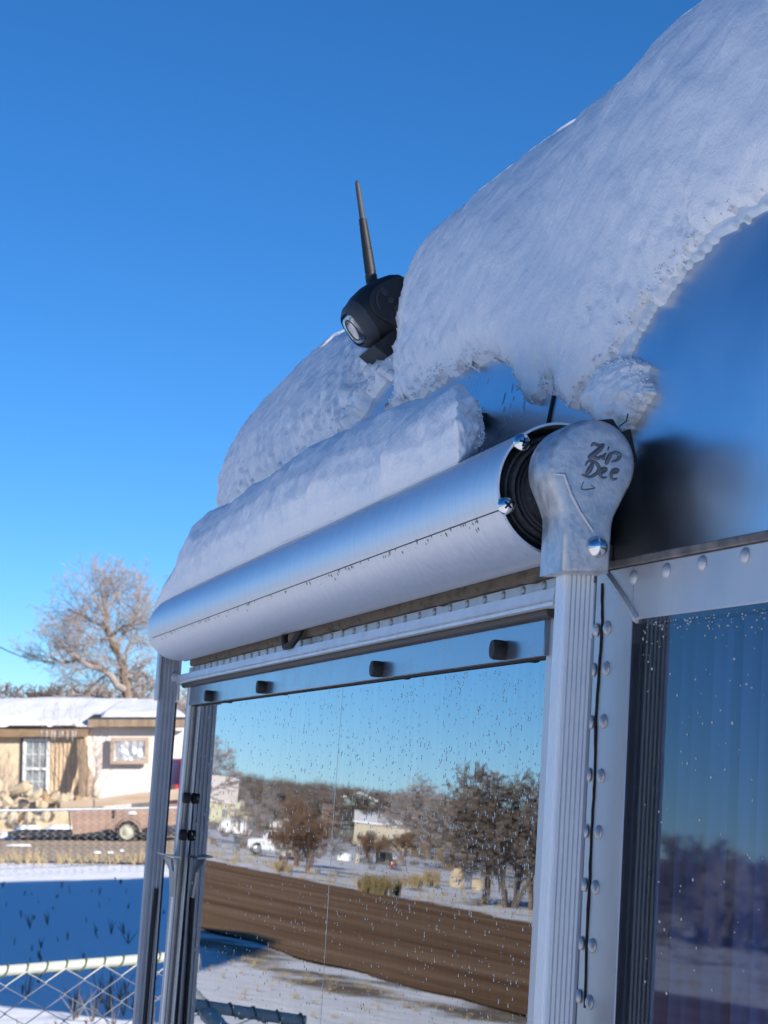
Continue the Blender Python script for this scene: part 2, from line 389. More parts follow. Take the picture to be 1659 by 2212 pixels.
def body_pt(u, v, lift=0.):
    i = min(int(u), len(PL) - 2); f = u - i
    w = smooth(.02, .75, v) if v > 0 else 0.
    lo = [mix(PL[i][c], PL[i + 1][c], f) for c in range(4)]; up = [mix(PU[i][c], PU[i + 1][c], f) for c in range(4)]
    q = [mix(lo[c], up[c], w) for c in range(4)]; L = hypot(q[2], q[3]); ns, nd = q[2] / L, q[3] / L
    o, z = prof(v); o += BODY
    if lift:
        th = T0 + v if v > 0 else T0
        o -= lift * cos(th); z += lift * sin(th)
    return A * (q[0] + ns * o) + B * (D0 + q[1] + nd * o) + Z * z
trailer = thing('travel_trailer', wf(1.9, 1.5, 0) * 1.0, 'silver aluminium travel trailer with rounded riveted end and mirrored window', 'trailer')
trailer.location.z = 0; WM[trailer.name] = trailer.matrix_basis.copy()
_t2l = at_wall2(1378, 1345)[0]; _w2top = at_wall2(1378, 1340)[1]
TE, ZE = _t2l, _w2top
def shell():
    b = MB(); vs = [-1.4, -1.2, -.8, -.6, -.4, -.2, ZE - Z1, -.02] + [i * radians(78) / 26 for i in range(27)]
    NU = len(PL)
    for v in vs:
        for i in range(NU): b.v.append(body_pt(i, v))
    top = len(vs) - 1
    for k in range(len(vs) - 1):
        for i in range(NU - 1):
            if ICR - 4 <= i <= ICR - 3 and vs[k] >= -.6 and vs[k + 1] <= ZE - Z1 + 1e-6: continue     # opening of the corner window
            b.f.append((k * NU + i, k * NU + i + 1, (k + 1) * NU + i + 1, (k + 1) * NU + i))
    o = len(b.v)
    for i in range(NU): p = b.v[top * NU + i]; b.v.append(p.lerp(wf(1.9, 2.6, 2.34), .25) + Z * .05)
    for i in range(NU - 1): b.f.append((top * NU + i, top * NU + i + 1, o + i + 1, o + i))
    b.f.append(tuple(o + i for i in range(NU)))
    b.f.append(tuple(i for i in range(NU - 1, -1, -1)))
    b.f.append(tuple([k * NU for k in range(len(vs))] + [o, o + NU - 1] + [k * NU + NU - 1 for k in range(len(vs) - 1, -1, -1)]))
    b.obj('body_shell', 'skin_aluminium', trailer, ang=60)
shell()
# dark interior behind the corner window, curtain with folds
b = MB(); wbox(b, TE - .02, .24, .10, .104, 1.2, ZE + .01, wf2); b.obj('interior_panel', 'interior_dark', trailer)
b = MB(); n = 90
for j in range(n + 1):
    t = mix(TE - .015, .245, j / n)
    d = .034 + .010 * sin(t * 300 + 1.8 * sin(t * 90)) + .003 * sin(t * 900)
    for z in (1.21, 1.4, 1.6, ZE - .001): b.v.append(wf2(t, d, z))
for j in range(n):
    for k in range(3): b.f.append((j * 4 + k, j * 4 + 4 + k, j * 4 + 5 + k, j * 4 + 1 + k))
b.obj('curtain', 'curtain', trailer)
cw = MB(); wbox(cw, TE, .25, -.0035, .0005, 1.23, ZE, wf2); cw = cw.obj('corner_window', 'corner_pane', trailer, sm=False)
b = MB()
for a_, c_ in (((TE, TE + .0025), (1.23, ZE)), ((TE, .25), (ZE - .0025, ZE))): wbox(b, a_[0], a_[1], -.0032, .012, c_[0], c_[1], wf2)
b.obj('window_gasket', 'black_rubber', cw)
# dried water spots and cobweb dust on the corner pane
random.seed(11); b = MB()
for i in range(120):
    x = mix(1388, 1655, random.random() ** 1.3); y = mix(1350, 2150, random.random() ** 2.1)
    t, z = at_wall2(x, y, -.004)
    if t < TE + .004 or z > ZE - .004: continue
    r = random.uniform(.0002, .0007); c = wf2(t, -.0037, z)
    w_ = random.uniform(.6, 1.8); h_ = random.uniform(.6, 1.6)
    b.add([c + A2 * (r * w_ * cos(k * pi / 3)) + Z * (r * h_ * sin(k * pi / 3)) for k in range(6)] + [c - B2 * r * .6], [(k, (k + 1) % 6, 6) for k in range(6)])
for i in range(70):
    x = mix(1395, 1655, random.random()); t, z = at_wall2(x, 1341 - (x - 1378) * .118 + 6 + 26 * random.random() ** 2.5, -.004)
    c = wf2(t, -.0037, min(z, ZE - .003)); r = random.uniform(.00015, .0005)
    b.add([c + A2 * (r * 2 * cos(k * pi / 3)) + Z * (r * sin(k * pi / 3)) for k in range(6)] + [c - B2 * r * .6], [(k, (k + 1) % 6, 6) for k in range(6)])
tag(b.obj('water_spots', 'dried_spots', cw), 'pale dried water spots and dust', kind='stuff')

# riveted frame of the corner window, the split seam, weld bead
LS = [(330, 118), (328, 300), (316, 480), (300, 760), (291, 1040), (280, 1300), (266, 1560), (255, 1830), (243, 2212)]
LS = [((2100 + x / 1.2074) * .5486, (2200 + y / 1.2074) * .5486) for x, y in LS]
ztop2 = at_wall2(1310, 1236)[1]
b = MB(); wbox(b, .0012, TE, -.004, .0115, 1.2, ztop2, wf2); cf = b.obj('corner_frame', 'frame_aluminium', trailer, bevel=.0006)
b = MB(); wbox(b, TE + .0001, .25, -.0038, .0115, ZE, ztop2, wf2); cfr = b.obj('corner_frame_header', 'frame_aluminium', trailer, bevel=.0006)
b = MB(); wbox(b, S_CR + .0008, 1.19, -.004, .0115, 1.2, 1.80, wf); jf = b.obj('jamb_frame', 'frame_aluminium', trailer, bevel=.0006)
b = MB(); pts = []
for x, y in LS:
    t, z = at_wall2(x, y, -.0043); pts.append(wf2(t + .0006 * sin(z * 90), -.0043, z))
fine = []
for i in range(len(pts) - 1):
    for k in range(5): fine.append(pts[i].lerp(pts[i + 1], k / 5) + A2 * .0003 * random.uniform(-1, 1))
b.tube(fine, [.0009 + .0007 * abs(fbm((p.z * 40, 0, 0))) for p in fine], 6); b.obj('split_seam', 'crack_black', trailer)
b = MB(); wbox(b, -.004, .25, -.006, .0118, ztop2 + .0004, ztop2 + .0052, wf2)
b.obj('top_seam', 'sealant', trailer, bevel=.0008)
b = MB(); wp = []
for i in range(25):
    x = mix(2150 + 455 / 1.898, 2150 + 684 / 1.898, i / 24) * .5486; y = mix(2100 + 300 / 1.898, 2100 + 650 / 1.898, i / 24) * .5486
    t, z = at_wall2(x, y - 3 * sin(i / 24 * pi), -.004); wp.append(wf2(t, -.0036, z))
b.tube(wp, [.0026 + .0004 * sin(i * 2.3) for i in range(25)], 8); b.obj('weld_bead', 'frame_aluminium', trailer)
# rivets: one shared dome
rb = MB(); rb.lathe((0, 0, 0), Z, [(0, .0042), (.0004, .0042), (.0009, .0038), (.0017, .0027), (.0021, .0012), (.0022, .0002)], 12)
RIV = rb.mesh('rivet', 'frame_aluminium', ang=70)
def rivet(P, nrm, sc=1.):
    zz = nrm.normalized(); xx = Z.cross(zz).normalized(); yy = zz.cross(xx)
    link('rivet', RIV, frame_m(P, xx, yy, zz) @ Matrix.Scale(sc, 4), trailer)
for x, y in [(300, 338), (286, 528), (275, 777), (264, 1027), (250, 1295), (243, 1550), (228, 1828), (217, 2080)]:
    s, z = at_wall((2100 + x / 1.2074) * .5486, (2200 + y / 1.2074) * .5486, -.004); rivet(wf(s, -.0041, z), NW, .95)
for x, y in [(353, 330), (348, 522), (335, 773), (323, 1033), (311, 1302), (297, 1563), (283, 1840), (269, 2110)]:
    t, z = at_wall2((2100 + x / 1.2074) * .5486, (2200 + y / 1.2074) * .5486, -.004); rivet(wf2(t, -.0041, z), NW2)
for x, y in [(655, 330), (900, 278), (1168, 222), (1488, 165), (1850, 98), (2200, 38)]:
    t, z = at_wall2((2150 + x / 1.898) * .5486, (2100 + y / 1.898) * .5486, -.004); rivet(wf2(t, -.0039, z), NW2)

# ------------------------------------------------------------------ centre window: mirrored pane, frame, stops
win = MB(); wbox(win, 1.192, 2.545, 0., .004, 1.15, 1.7615); win = win.obj('centre_window', 'mirror_pane', trailer, sm=False)
b = MB(); wbox(b, 1.191, 2.545, .0042, .0115, 1.14, 1.80); b.obj('window_backing', 'interior_dark', win)
b = MB(); wbox(b, 1.185, 2.505, -.0075, -.0035, 1.7605, 1.7835); b.obj('top_strip', 'strip_acrylic', win, bevel=.0006)
b = MB(); wbox(b, 1.185, 2.51, -.0034, -.0006, 1.7595, 1.7612); b.obj('strip_gasket', 'black_rubber', win)
b = MB(); b.tube([wf(1.17, -.008, 1.7868), wf(2.53, -.008, 1.7868)], .0042, 10); wbox(b, 1.17, 2.53, -.0045, .0015, 1.7836, 1.789); b.obj('header_gasket', 'brown_rubber', win)
b = MB(); rl = [(-.019, 1.7885), (-.019, 1.7905), (-.0175, 1.7915), (-.019, 1.7925), (-.018, 1.7990), (-.012, 1.8000), (.0, 1.8000), (.0, 1.7885)]
b.rings([[wf(s, d, z) for d, z in rl] for s in (1.14, 2.60)]); b.obj('header_rail', 'white_aluminium', win, ang=25)
b = MB(); wbox(b, 1.12, 2.53, -.0035, .0113, 1.8002, 1.8085); b.obj('rivet_strip', 'white_aluminium', win)
for i in range(34):
    s = 1.16 + i * .0405
    if s < 2.5: rivet(wf(s, -.0036, 1.8050), NW, .75)
b = MB(); n = 120; rs = []
for i in range(n + 1):
    s = mix(1.125, 2.50, i / n); w = .0015 * fbm((s * 30, 0, 0))
    rs.append([wf(s, d + w * .6, z + w) for d, z in ((.0115, 1.8088), (-.007, 1.8088), (-.0085, 1.812), (-.0085, 1.821), (-.004, 1.824), (.0115, 1.824))])
b.rings(rs); b.obj('foam_seal', 'brown_foam', trailer)
# left upright of the frame
b = MB()
jl = [at_wall(x, y, -.004) for x, y in ((404, 1500), (366, 1863), (338, 2212))]; j0 = jl[0][0]; j1 = (jl[1][0] + jl[2][0]) / 2
b.hexa([wf(j1 - .036, -.004, 1.2), wf(j1, -.004, 1.2), wf(j1, .0112, 1.2), wf(j1 - .036, .0112, 1.2), wf(j0 - .034, -.004, 1.7875), wf(j0, -.004, 1.7875), wf(j0, .0112, 1.7875), wf(j0 - .034, .0112, 1.7875)])
b.obj('window_jamb', 'white_aluminium', win, bevel=.001)
b = MB(); b.tube([wf(j1 - .040, -.0055, 1.2), wf(j0 - .038, -.0055, 1.786)], .0030, 8); b.obj('jamb_bead', 'arm_aluminium', win)
kb = MB(); kb.lathe((0, 0, 0), Z, [(0, .0062), (.0015, .0066), (.007, .0066), (.0088, .0060), (.0090, .003)], 20); KN = kb.mesh('rubber_stop', 'black_rubber', ang=50)
for x, y in ((454, 1504), (568, 1485), (818, 1446), (1082, 1405)):
    s, z = at_wall(x, y, -.010); P = wf(s, -.0075, z); link('rubber_stop', KN, frame_m(P, A, NW.cross(A), NW), win)
for x, y in ((402, 1724), (394, 1804)):
    s, z = at_wall(x, y, -.006); P = wf(s, -.001, z); link('rubber_stop', KN, frame_m(P, A, NW.cross(A), NW), win)
# seam line in the pane
b = MB(); s0, z0 = at_wall(741, 1475); s1, z1 = at_wall(733, 2150)
b.tube([wf(s0, -.0001, 1.759), wf(s0 + .003, -.0001, 1.66), wf(s0 + .001, -.0001, 1.5), wf(s0, -.0001, 1.2)], .00018, 5); b.obj('pane_scratch', 'droplet', win)
# rain drops that ran down the pane
random.seed(5); b = MB()
def drop(s, z, r, l):
    n = 7; c = wf(s, -.0001, z); b.add([c + A * (r * 1.6 * cos(2 * pi * k / n)) + Z * (r * l * sin(2 * pi * k / n)) for k in range(n)] +
        [c + A * (.6 * r * 1.6 * cos(2 * pi * k / n)) + Z * (.6 * r * l * sin(2 * pi * k / n)) + NW * r * .25 for k in range(n)] + [c + NW * r * .33],
        [(k, (k + 1) % n, n + (k + 1) % n, n + k) for k in range(n)] + [(n + k, n + (k + 1) % n, 2 * n) for k in range(n)])
for i in range(3200):
    x = random.uniform(415, 1195); y = random.uniform(1440, 2210); s, z = at_wall(x, y)
    if z > 1.757 or s > 2.53 or s < 1.195: continue
    den = .95 if z > 1.6 else .45
    if random.random() > den: continue
    drop(s, z, random.uniform(.0002, .0006) * (1 + .35 * (s - 1.2)), random.choice((1.2, 1.6, 2.2, 3.5)))
tag(b.obj('water_drops', 'droplet', win), 'small water drops and runs on the pane', kind='stuff')

# small latch bracket on the far jamb, hanging cord loop, foil scrap
s, z = at_wall(376, 1873, -.012)
b = MB(); q = [(-.030, -.010, .012), (.030, -.010, .012), (.012, -.004, -.004), (.008, -.002, -.035), (-.008, -.002, -.035), (-.012, -.004, -.004)]
b.prism([wf(s + x, -.012 + y, z + w) for x, y, w in q], B * .003); b.prism([wf(s + x, -.030 + y, z + .0115 + w) for x, y, w in ((-.03, .02, 0), (.03, .02, 0), (.026, 0, .004), (-.026, 0, .004))], Z * .002)
b.obj('latch_bracket', 'galvanised', win)
s, z = at_wall(622, 1392, -.02)
b = MB(); b.tube([wf(s - .03, -.012, z + .022), wf(s - .026, -.016, z + .008), wf(s - .012, -.019, z - .001), wf(s + .006, -.021, z - .002), wf(s + .018, -.02, z + .006), wf(s + .020, -.018, z + .022)], .0034, 8)
tag(b.obj('cord_loop', 'black_rubber', None), 'small black rubber cord loop hanging under the silver awning case', 'cord')

# ------------------------------------------------------------------ window awning: slatted case, roll, arms, castings
aw = thing('window_awning', wf(1.85, -.03, 1.8) - Z * .0, 'rolled window awning in silver slatted case with two fluted arms', 'awning')
CB, CZ, CR_ = DARM, 1.8527, .0395
def cs_pt(s, ang, r): return A * s + B * (CB + r * cos(ang)) + Z * (CZ + r * sin(ang))
SN, SF = 1.104, 2.445
def slat(a0, a1, r=CR_, th=.0014, near=SN, far=SF):
    b = MB(); n = 20; rs = []
    for k in range(25):
        s = mix(near, far, k / 24); w = .00012 * fbm((s * 6, a0, 0))
        rs.append([cs_pt(s, mix(a0, a1, j / n), r + w) for j in range(n + 1)] + [cs_pt(s, mix(a1, a0, j / n), r - th + w) for j in range(n + 1)])
    return b.rings(rs)
g = radians(.7)
slat(radians(62), radians(135) - g * 1.6).obj('case_slat', 'case_aluminium', aw, ang=30)
slat(radians(135) + g * 1.2, radians(199) - g).obj('case_slat', 'case_aluminium', aw, ang=30)
slat(radians(199) + g * .7, radians(282)).obj('case_slat', 'case_aluminium', aw, ang=30)
slat(radians(130), radians(140), CR_ - .0016, .001).obj('slat_hinge', 'brown_rubber', aw)
slat(radians(195), radians(203), CR_ - .0016, .001).obj('slat_hinge', 'brown_rubber', aw)
b = MB(); b.lathe(cs_pt(SF - .0016, 0, 0), A, [(0, CR_ - .0003), (.012, CR_ - .0006), (.035, CR_ * .95), (.060, CR_ * .84), (.080, CR_ * .66), (.092, CR_ * .42), (.096, .001)], 40); b.obj('case_end_cap', 'case_aluminium', aw)
# fabric roll inside with its rings, and the frayed fabric edge under the case
b = MB(); b.lathe(cs_pt(SN + .012, 0, 0) + B * .001, A, [(0, .002), (0, .0335), (.002, .0345), (.3, .0345)], 48); b.obj('fabric_roll', 'awning_fabric', aw)
for r0, r1, h, m in ((.0335, .0318, .0105, 'roll_ring'), (.0308, .0285, .006, 'roll_ring'), (.0275, .0262, .0045, 'roll_plate'), (.0255, .0238, .003, 'roll_plate'), (.0225, .001, .006, 'roll_ring')):
    b = MB(); o = cs_pt(SN + .0015, 0, 0) + B * .001; b.lathe(o, A, [(.012, r0), (h - .003, r0), (h - .0038, (r0 * .8 + r1 * .2)), (h - .0035, r1), (.012, r1)], 48); b.obj('roll_ring', m, aw)
b = MB(); random.seed(3)
for i in range(90):
    s = mix(1.15, 2.5, i / 90); s1 = s + .0135; a0 = radians(281); a1 = radians(287 + 5 * random.random())
    b.add([cs_pt(s, a0, CR_ - .002), cs_pt(s1, a0, CR_ - .002), cs_pt(s1, a1, CR_ + .0005), cs_pt(s, a1, CR_ + .0005)], [(0, 1, 2, 3)])
tag(b.obj('frayed_fabric_edge', 'awning_fabric', aw, recalc=False), None, kind='stuff')
# case screws at the near end
sb = MB(); sb.lathe((0, 0, 0), Z, [(0, .0052), (.0012, .0055), (.003, .0048), (.0042, .003), (.0046, .0008)], 18); SC = sb.mesh('case_screw', 'polished_steel', ang=60)
xb = MB(); xb.box((0, 0, .0042), V((.0026, 0, 0)), V((0, .0006, 0)), V((0, 0, .0006))); xb.box((0, 0, .0042), V((.0006, 0, 0)), V((0, .0026, 0)), V((0, 0, .0006))); XS = xb.mesh('cross_slot', 'crack_black', sm=False)
for an in (133, 197):
    P = cs_pt(SN - .0002, radians(an), CR_ - .0035); M = frame_m(P, B, Z, -A)
    if B.cross(Z).dot(-A) < 0: M = frame_m(P, B, -Z, -A)
    o = link('case_screw', SC, M, aw); link('cross_slot', XS, M @ Matrix.Rotation(radians(30 + an), 4, 'Z'), o)
# rubbery end plug peeking above the casting
b = MB(); b.prism([cs_pt(1.085, radians(a), r) for a, r in ((70, .041), (58, .047), (47, .044), (44, .050), (36, .046), (22, .043), (20, .037), (40, .036), (60, .036))], A * .03); b.obj('end_plug', 'black_rubber', aw, bevel=.001)
b = MB(); b.tube([cs_pt(1.09, radians(50), .047), cs_pt(1.088, radians(49), .052), cs_pt(1.088, radians(51), .056)], .0004, 5); b.obj('loose_thread', 'black_rubber', aw)
# end casting with the cast-in maker's name: outline in (across, up) about the head centre
def casting(s0, depth, label=None):
    hx, hz = .0016, .0085; R = .0262
    out = [(R * cos(radians(a)), R * sin(radians(a))) for a in range(-28, 209, 6)]
    out += [(-.0178, -.0235), (-.0162, -.028), (-.0158, -.034), (-.0160, -.0605), (.0136, -.0605), (.0140, -.034), (.0150, -.029), (.0190, -.0205)]
    def P(x, z, s): return A * s + B * (CB + hx + x) + Z * (CZ + hz + z) + B * (K * z)
    b = MB(); rs = []
    for f, sd_ in ((1., s0 + depth), (1., s0 + .006), (.985, s0 + .003), (.94, s0 + .001), (.86, s0 + .0002), (.7, s0), (.35, s0 - .0004)):
        r = []
        for x, z in out:
            cx, cz = 0., max(min(z, 0.), -.052)
            if z < -.02: cx = -.001
            r.append(P(cx + (x - cx) * f, cz + (z - cz) * f if z > -.05 else z + (1 - f) * .006, sd_))
        rs.append(r)
    b.rings(rs); o = b.obj('end_casting', 'cast_aluminium', aw, ang=48)
    return o, P
ca, CP = casting(1.058, .034)
# raised web running down the casting's side
b = MB(); b.tube([CP(-.0225, -.006, 1.0595), CP(-.0165, -.0065, 1.0582), CP(-.0115, -.018, 1.058), CP(-.006, -.027, 1.058), CP(.001, -.036, 1.058), CP(.004, -.040, 1.0585)], [.0012, .0014, .0014, .0012, .001, .0004], 8); b.obj('casting_web', 'cast_aluminium', ca)
b = MB(); bo = CP(.0045, -.0465, 1.0575); b.lathe(bo, -A, [(0, .0062), (.001, .0062), (.0022, .0058), (.0042, .0044), (.0055, .0024), (.0059, .0003)], 24); b.obj('dome_bolt', 'polished_steel', ca, ang=70)
def stroke(pts, r):
    b = MB(); q = [CP((x - 1012) * 5.61e-5, (757 - y) * 5.61e-5, 1.05755) for x, y in pts]; fin = []
    for i in range(len(q) - 1):
        p0, p1, p2, p3 = q[max(i - 1, 0)], q[i], q[i + 1], q[min(i + 2, len(q) - 1)]
        for k in range(5):
            t = k / 5; fin.append(.5 * ((2 * p1) + (p2 - p0) * t + (2 * p0 - 5 * p1 + 4 * p2 - p3) * t * t + (3 * p1 - p0 - 3 * p2 + p3) * t ** 3))
    fin.append(q[-1]); n = len(fin); b.tube(fin, [1.1 * r * (.55 + .75 * sin(pi * (i + .5) / n)) for i in range(n)], 6); return b
for pts, r in (([(985, 580), (1005, 548), (1060, 562), (1118, 548)], .0007), ([(1118, 550), (1080, 600), (1000, 665), (955, 697)], .00115), ([(952, 694), (1010, 683), (1060, 696), (1092, 665)], .0008),
               ([(1158, 590), (1172, 594)], .0010), ([(1142, 640), (1112, 690), (1132, 698)], .00085), ([(1200, 628), (1168, 700), (1148, 757)], .0010), ([(1188, 655), (1235, 630), (1292, 655), (1265, 705), (1208, 722)], .0008),
               ([(1012, 738), (978, 810), (942, 862)], .0011), ([(932, 775), (962, 727), (1032, 735), (1078, 790), (1050, 850), (980, 885), (898, 865)], .0008),
               ([(1098, 852), (1140, 828), (1152, 800), (1115, 800), (1090, 850), (1115, 890), (1168, 880)], .0008), ([(1200, 848), (1265, 832), (1277, 805), (1237, 805), (1205, 850), (1225, 902), (1275, 890)], .0008)):
    stroke(pts, r).obj('maker_name', 'dark_oxide', ca)
stroke([(925, 930), (900, 1000), (930, 1015), (1000, 1005), (1040, 995), (1000, 965)], .0003).obj('surface_scratch', 'dark_oxide', ca)
def arm(s0, s1, bw, dc, z0, z1, ribs_s, ribs_b):
    o = [] ; hb = bw / 2
    def ribs(p0, p1, n, nrm):
        r = []
        for i in range(n):
            for f, h in ((.0, 0), (.12, 1), (.62, 1), (.74, 0)): r.append((p0[0] + (p1[0] - p0[0]) * (i + f) / n + nrm[0] * h, p0[1] + (p1[1] - p0[1]) * (i + f) / n + nrm[1] * h))
        return r
    h = .0017
    o += ribs((s0, dc + hb), (s0, dc - hb), ribs_b, (-h, 0)); o += ribs((s0, dc - hb), (s1, dc - hb), ribs_s, (0, -h * .5)); o += [(s1, dc - hb), (s1, dc + hb)]
    b = MB(); b.rings([[wf(s, d, z) for s, d in o] for z in (z0, z1)])
    return b
arm(1.078, 1.092, .0168, -.0258, 1.05, 1.812, 5, 6).obj('arm', 'arm_aluminium', aw, ang=20)
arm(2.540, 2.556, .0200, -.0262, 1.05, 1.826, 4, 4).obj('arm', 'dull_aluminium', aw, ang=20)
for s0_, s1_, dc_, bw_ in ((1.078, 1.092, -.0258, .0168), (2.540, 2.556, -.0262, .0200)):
    b = MB(); wbox(b, s0_ + .0006, s1_ - .0006, dc_ + bw_ / 2 + .0002, dc_ + bw_ / 2 + .0022, 1.06, 1.765); b.obj('channel_shade', 'black_rubber' if s0_ > 2 else 'dull_aluminium', aw)  # strips over the arm backs stand in for the open channels' shade
# far-end casting cheeks and pivot
b = MB()
for d in (-.0395, -.0145): wbox(b, 2.535, 2.556, d - .0018, d + .0018, 1.768, 1.83)
b.obj('end_bracket', 'cast_aluminium', aw, bevel=.001)
b = MB(); b.lathe(wf(2.539, -.019, 1.797), -A, [(0, .0062), (.003, .0062), (.0042, .005), (.0045, .001)], 18); b.obj('pivot_bolt', 'cast_aluminium', aw)
b = MB(); s, z = at_wall(327, 1925, -.036); b.tube([wf(2.5385, -.0225, z), wf(2.537, -.024, z - .06), wf(2.535, -.0275, z - .6)], .0028, 8); b.obj('pull_rod', 'black_rubber', aw)
b = MB(); s, z = at_wall(1235, 2170, -.02); wbox(b, 1.088, 1.094, -.020, -.012, 1.05, z); b.obj('arm_latch', 'black_rubber', aw, bevel=.002)

# ------------------------------------------------------------------ snow lying on the trailer
def seg_sd(poly, x, y):
    best = 1e18; ins = False; n = len(poly); j = n - 1
    for i in range(n):
        x0, y0 = poly[j]; x1, y1 = poly[i]; dx, dy = x1 - x0, y1 - y0
        t = ((x - x0) * dx + (y - y0) * dy) / (dx * dx + dy * dy + 1e-9); t = 0. if t < 0 else 1. if t > 1 else t
        ex, ey = x0 + t * dx - x, y0 + t * dy - y; e = ex * ex + ey * ey
        if e < best: best = e
        if (y1 > y) != (y0 > y) and x < (x0 - x1) * (y - y1) / (y0 - y1) + x1: ins = not ins
        j = i
    return math.sqrt(best) * (1 if ins else -1)
def crumbs(b, src, n, r0, r1, seed, bias):
    random.seed(seed)
    for k in range(n):
        p, nrm = random.choice(src); r = mix(r0, r1, random.random() ** 2)
        c = p + nrm * r * bias + V((random.uniform(-1, 1), random.uniform(-1, 1), random.uniform(-1, 1))) * r * 1.2
        vs = [c + V(q).normalized() * r * random.uniform(.7, 1.2) for q in ((1, 0, 0), (-1, 0, 0), (0, 1, 0), (0, -1, 0), (0, 0, 1), (0, 0, -1))]
        b.add(vs, [(0, 2, 4), (2, 1, 4), (1, 3, 4), (3, 0, 4), (2, 0, 5), (1, 2, 5), (3, 1, 5), (0, 3, 5)])
def roof_snow(name, label, poly, u0, u1, du, v0, v1, nv, thick, seed, rough=1., ncr=500, vcap=.80, m_='snow', grow_=0., xlim=None):
    b = MB(); us = []; u = u0
    while u <= u1: us.append(u); u += du
    ins = []; edge = []
    for u in us:
        for k in range(nv + 1):
            v = mix(v0, v1, k / nv); P = body_pt(u, v); px, py = proj(body_pt(u, min(v, vcap), .004))
            sd_ = seg_sd(poly, px, py)
            e = fbm((P.x * 45, P.y * 45, P.z * 45 + seed)); e2 = fbm((P.x * 160, P.y * 160, P.z * 160 + seed))
            sd_ += rough * (8 * e + 8 * e2 + 10 * fbm((P.x * 17, P.y * 17 + seed, P.z * 17))) + grow_
            if xlim and (px < xlim or sd_ > 40): sd_ = -1.
            if sd_ <= 0: lift = -.006
            else:
                big = fbm((P.x * 6 + seed, P.y * 6, P.z * 6)); mid = fbm((P.x * 30, P.y * 30 + seed, P.z * 30)) + 1.1 * fbm((u * .9, v * 2.2, seed))
                t = thick(px, py, sd_, u, v)
                lift = t * (1 + .16 * big) + .0020 * mid * min(1, sd_ / 60) + .0016 * e2 * smooth(90, 10, sd_)
            b.v.append(body_pt(u, v, lift)); ins.append(sd_ > 0)
            if 0 < sd_ < 14: edge.append((b.v[-1], body_pt(u, v, .01) - P))
    m = nv + 1
    for i in range(len(us) - 1):
        for k in range(nv):
            q = (i * m + k, (i + 1) * m + k, (i + 1) * m + k + 1, i * m + k + 1)
            if any(ins[j] for j in q): b.f.append(q)
    keep = sorted({j for f in b.f for j in f}); mp = {j: i for i, j in enumerate(keep)}
    b.v = [b.v[j] for j in keep]; b.f = [tuple(mp[j] for j in f) for f in b.f]
    if edge: crumbs(b, [(p, n.normalized()) for p, n in edge], ncr * 3, .0004, .0015, seed, -.2)
    return tag(b.obj(name, m_, None, ang=180, recalc=False), label, 'ice' if m_ == 'ice' else 'snow')
MAIN = [(785, 560), (810, 625), (866, 655), (870, 730), (856, 792), (858, 838), (832, 888), (866, 868), (900, 856), (940, 824), (1000, 796), (1040, 779), (1085, 779), (1110, 796),
        (1124, 832), (1136, 868), (1160, 868), (1180, 832), (1194, 812), (1204, 848), (1228, 884), (1258, 852), (1300, 802), (1345, 745), (1371, 692), (1400, 650), (1450, 590),
        (1520, 512), (1600, 456), (1660, 420), (1900, 300), (1900, -900), (700, -900), (800, 300)]
def th_main(px, py, sd_, u, v):
    ridge = .018 + .030 * smooth(.10, .75, v)
    ridge += .008 * smooth(1250, 900, px) * smooth(.25, .7, v)
    return (.005 + (ridge - .005) * (1 - math.exp(-sd_ / 55.))) + .006 * smooth(1250, 1100, px) * smooth(0, 60, sd_) * smooth(.5, .2, v)
NEARU = 8.
roof_snow('roof_snow', 'thick white snow slab covering the top of the trailer roof at right', MAIN, NEARU, ICR + 34., .11, .06, 1.34, 150, th_main, 3, ncr=1200)
roof_snow('ice_rim', 'clear melting ice rim under the right edge of the roof snow', MAIN, NEARU, ICR + 16., .09, .04, 1.2, 170, lambda px, py, sd_, u, v: .0030, 14, .35, 0, .8, 'ice', 15., 1262)
FAR = [(846, 770), (836, 802), (800, 852), (762, 925), (700, 985), (640, 1040), (560, 1075), (480, 1125), (380, 1200), (200, 1200), (200, 500), (700, 400), (846, 600)]
def th_far(px, py, sd_, u, v): return .006 + .034 * (1 - math.exp(-sd_ / 45.))
roof_snow('far_roof_snow', 'white snow bank on the far roof curve left of the black camera', FAR, ICR + 10., ICR + 58., .11, .02, 1.34, 130, th_far, 9, ncr=400, vcap=9)
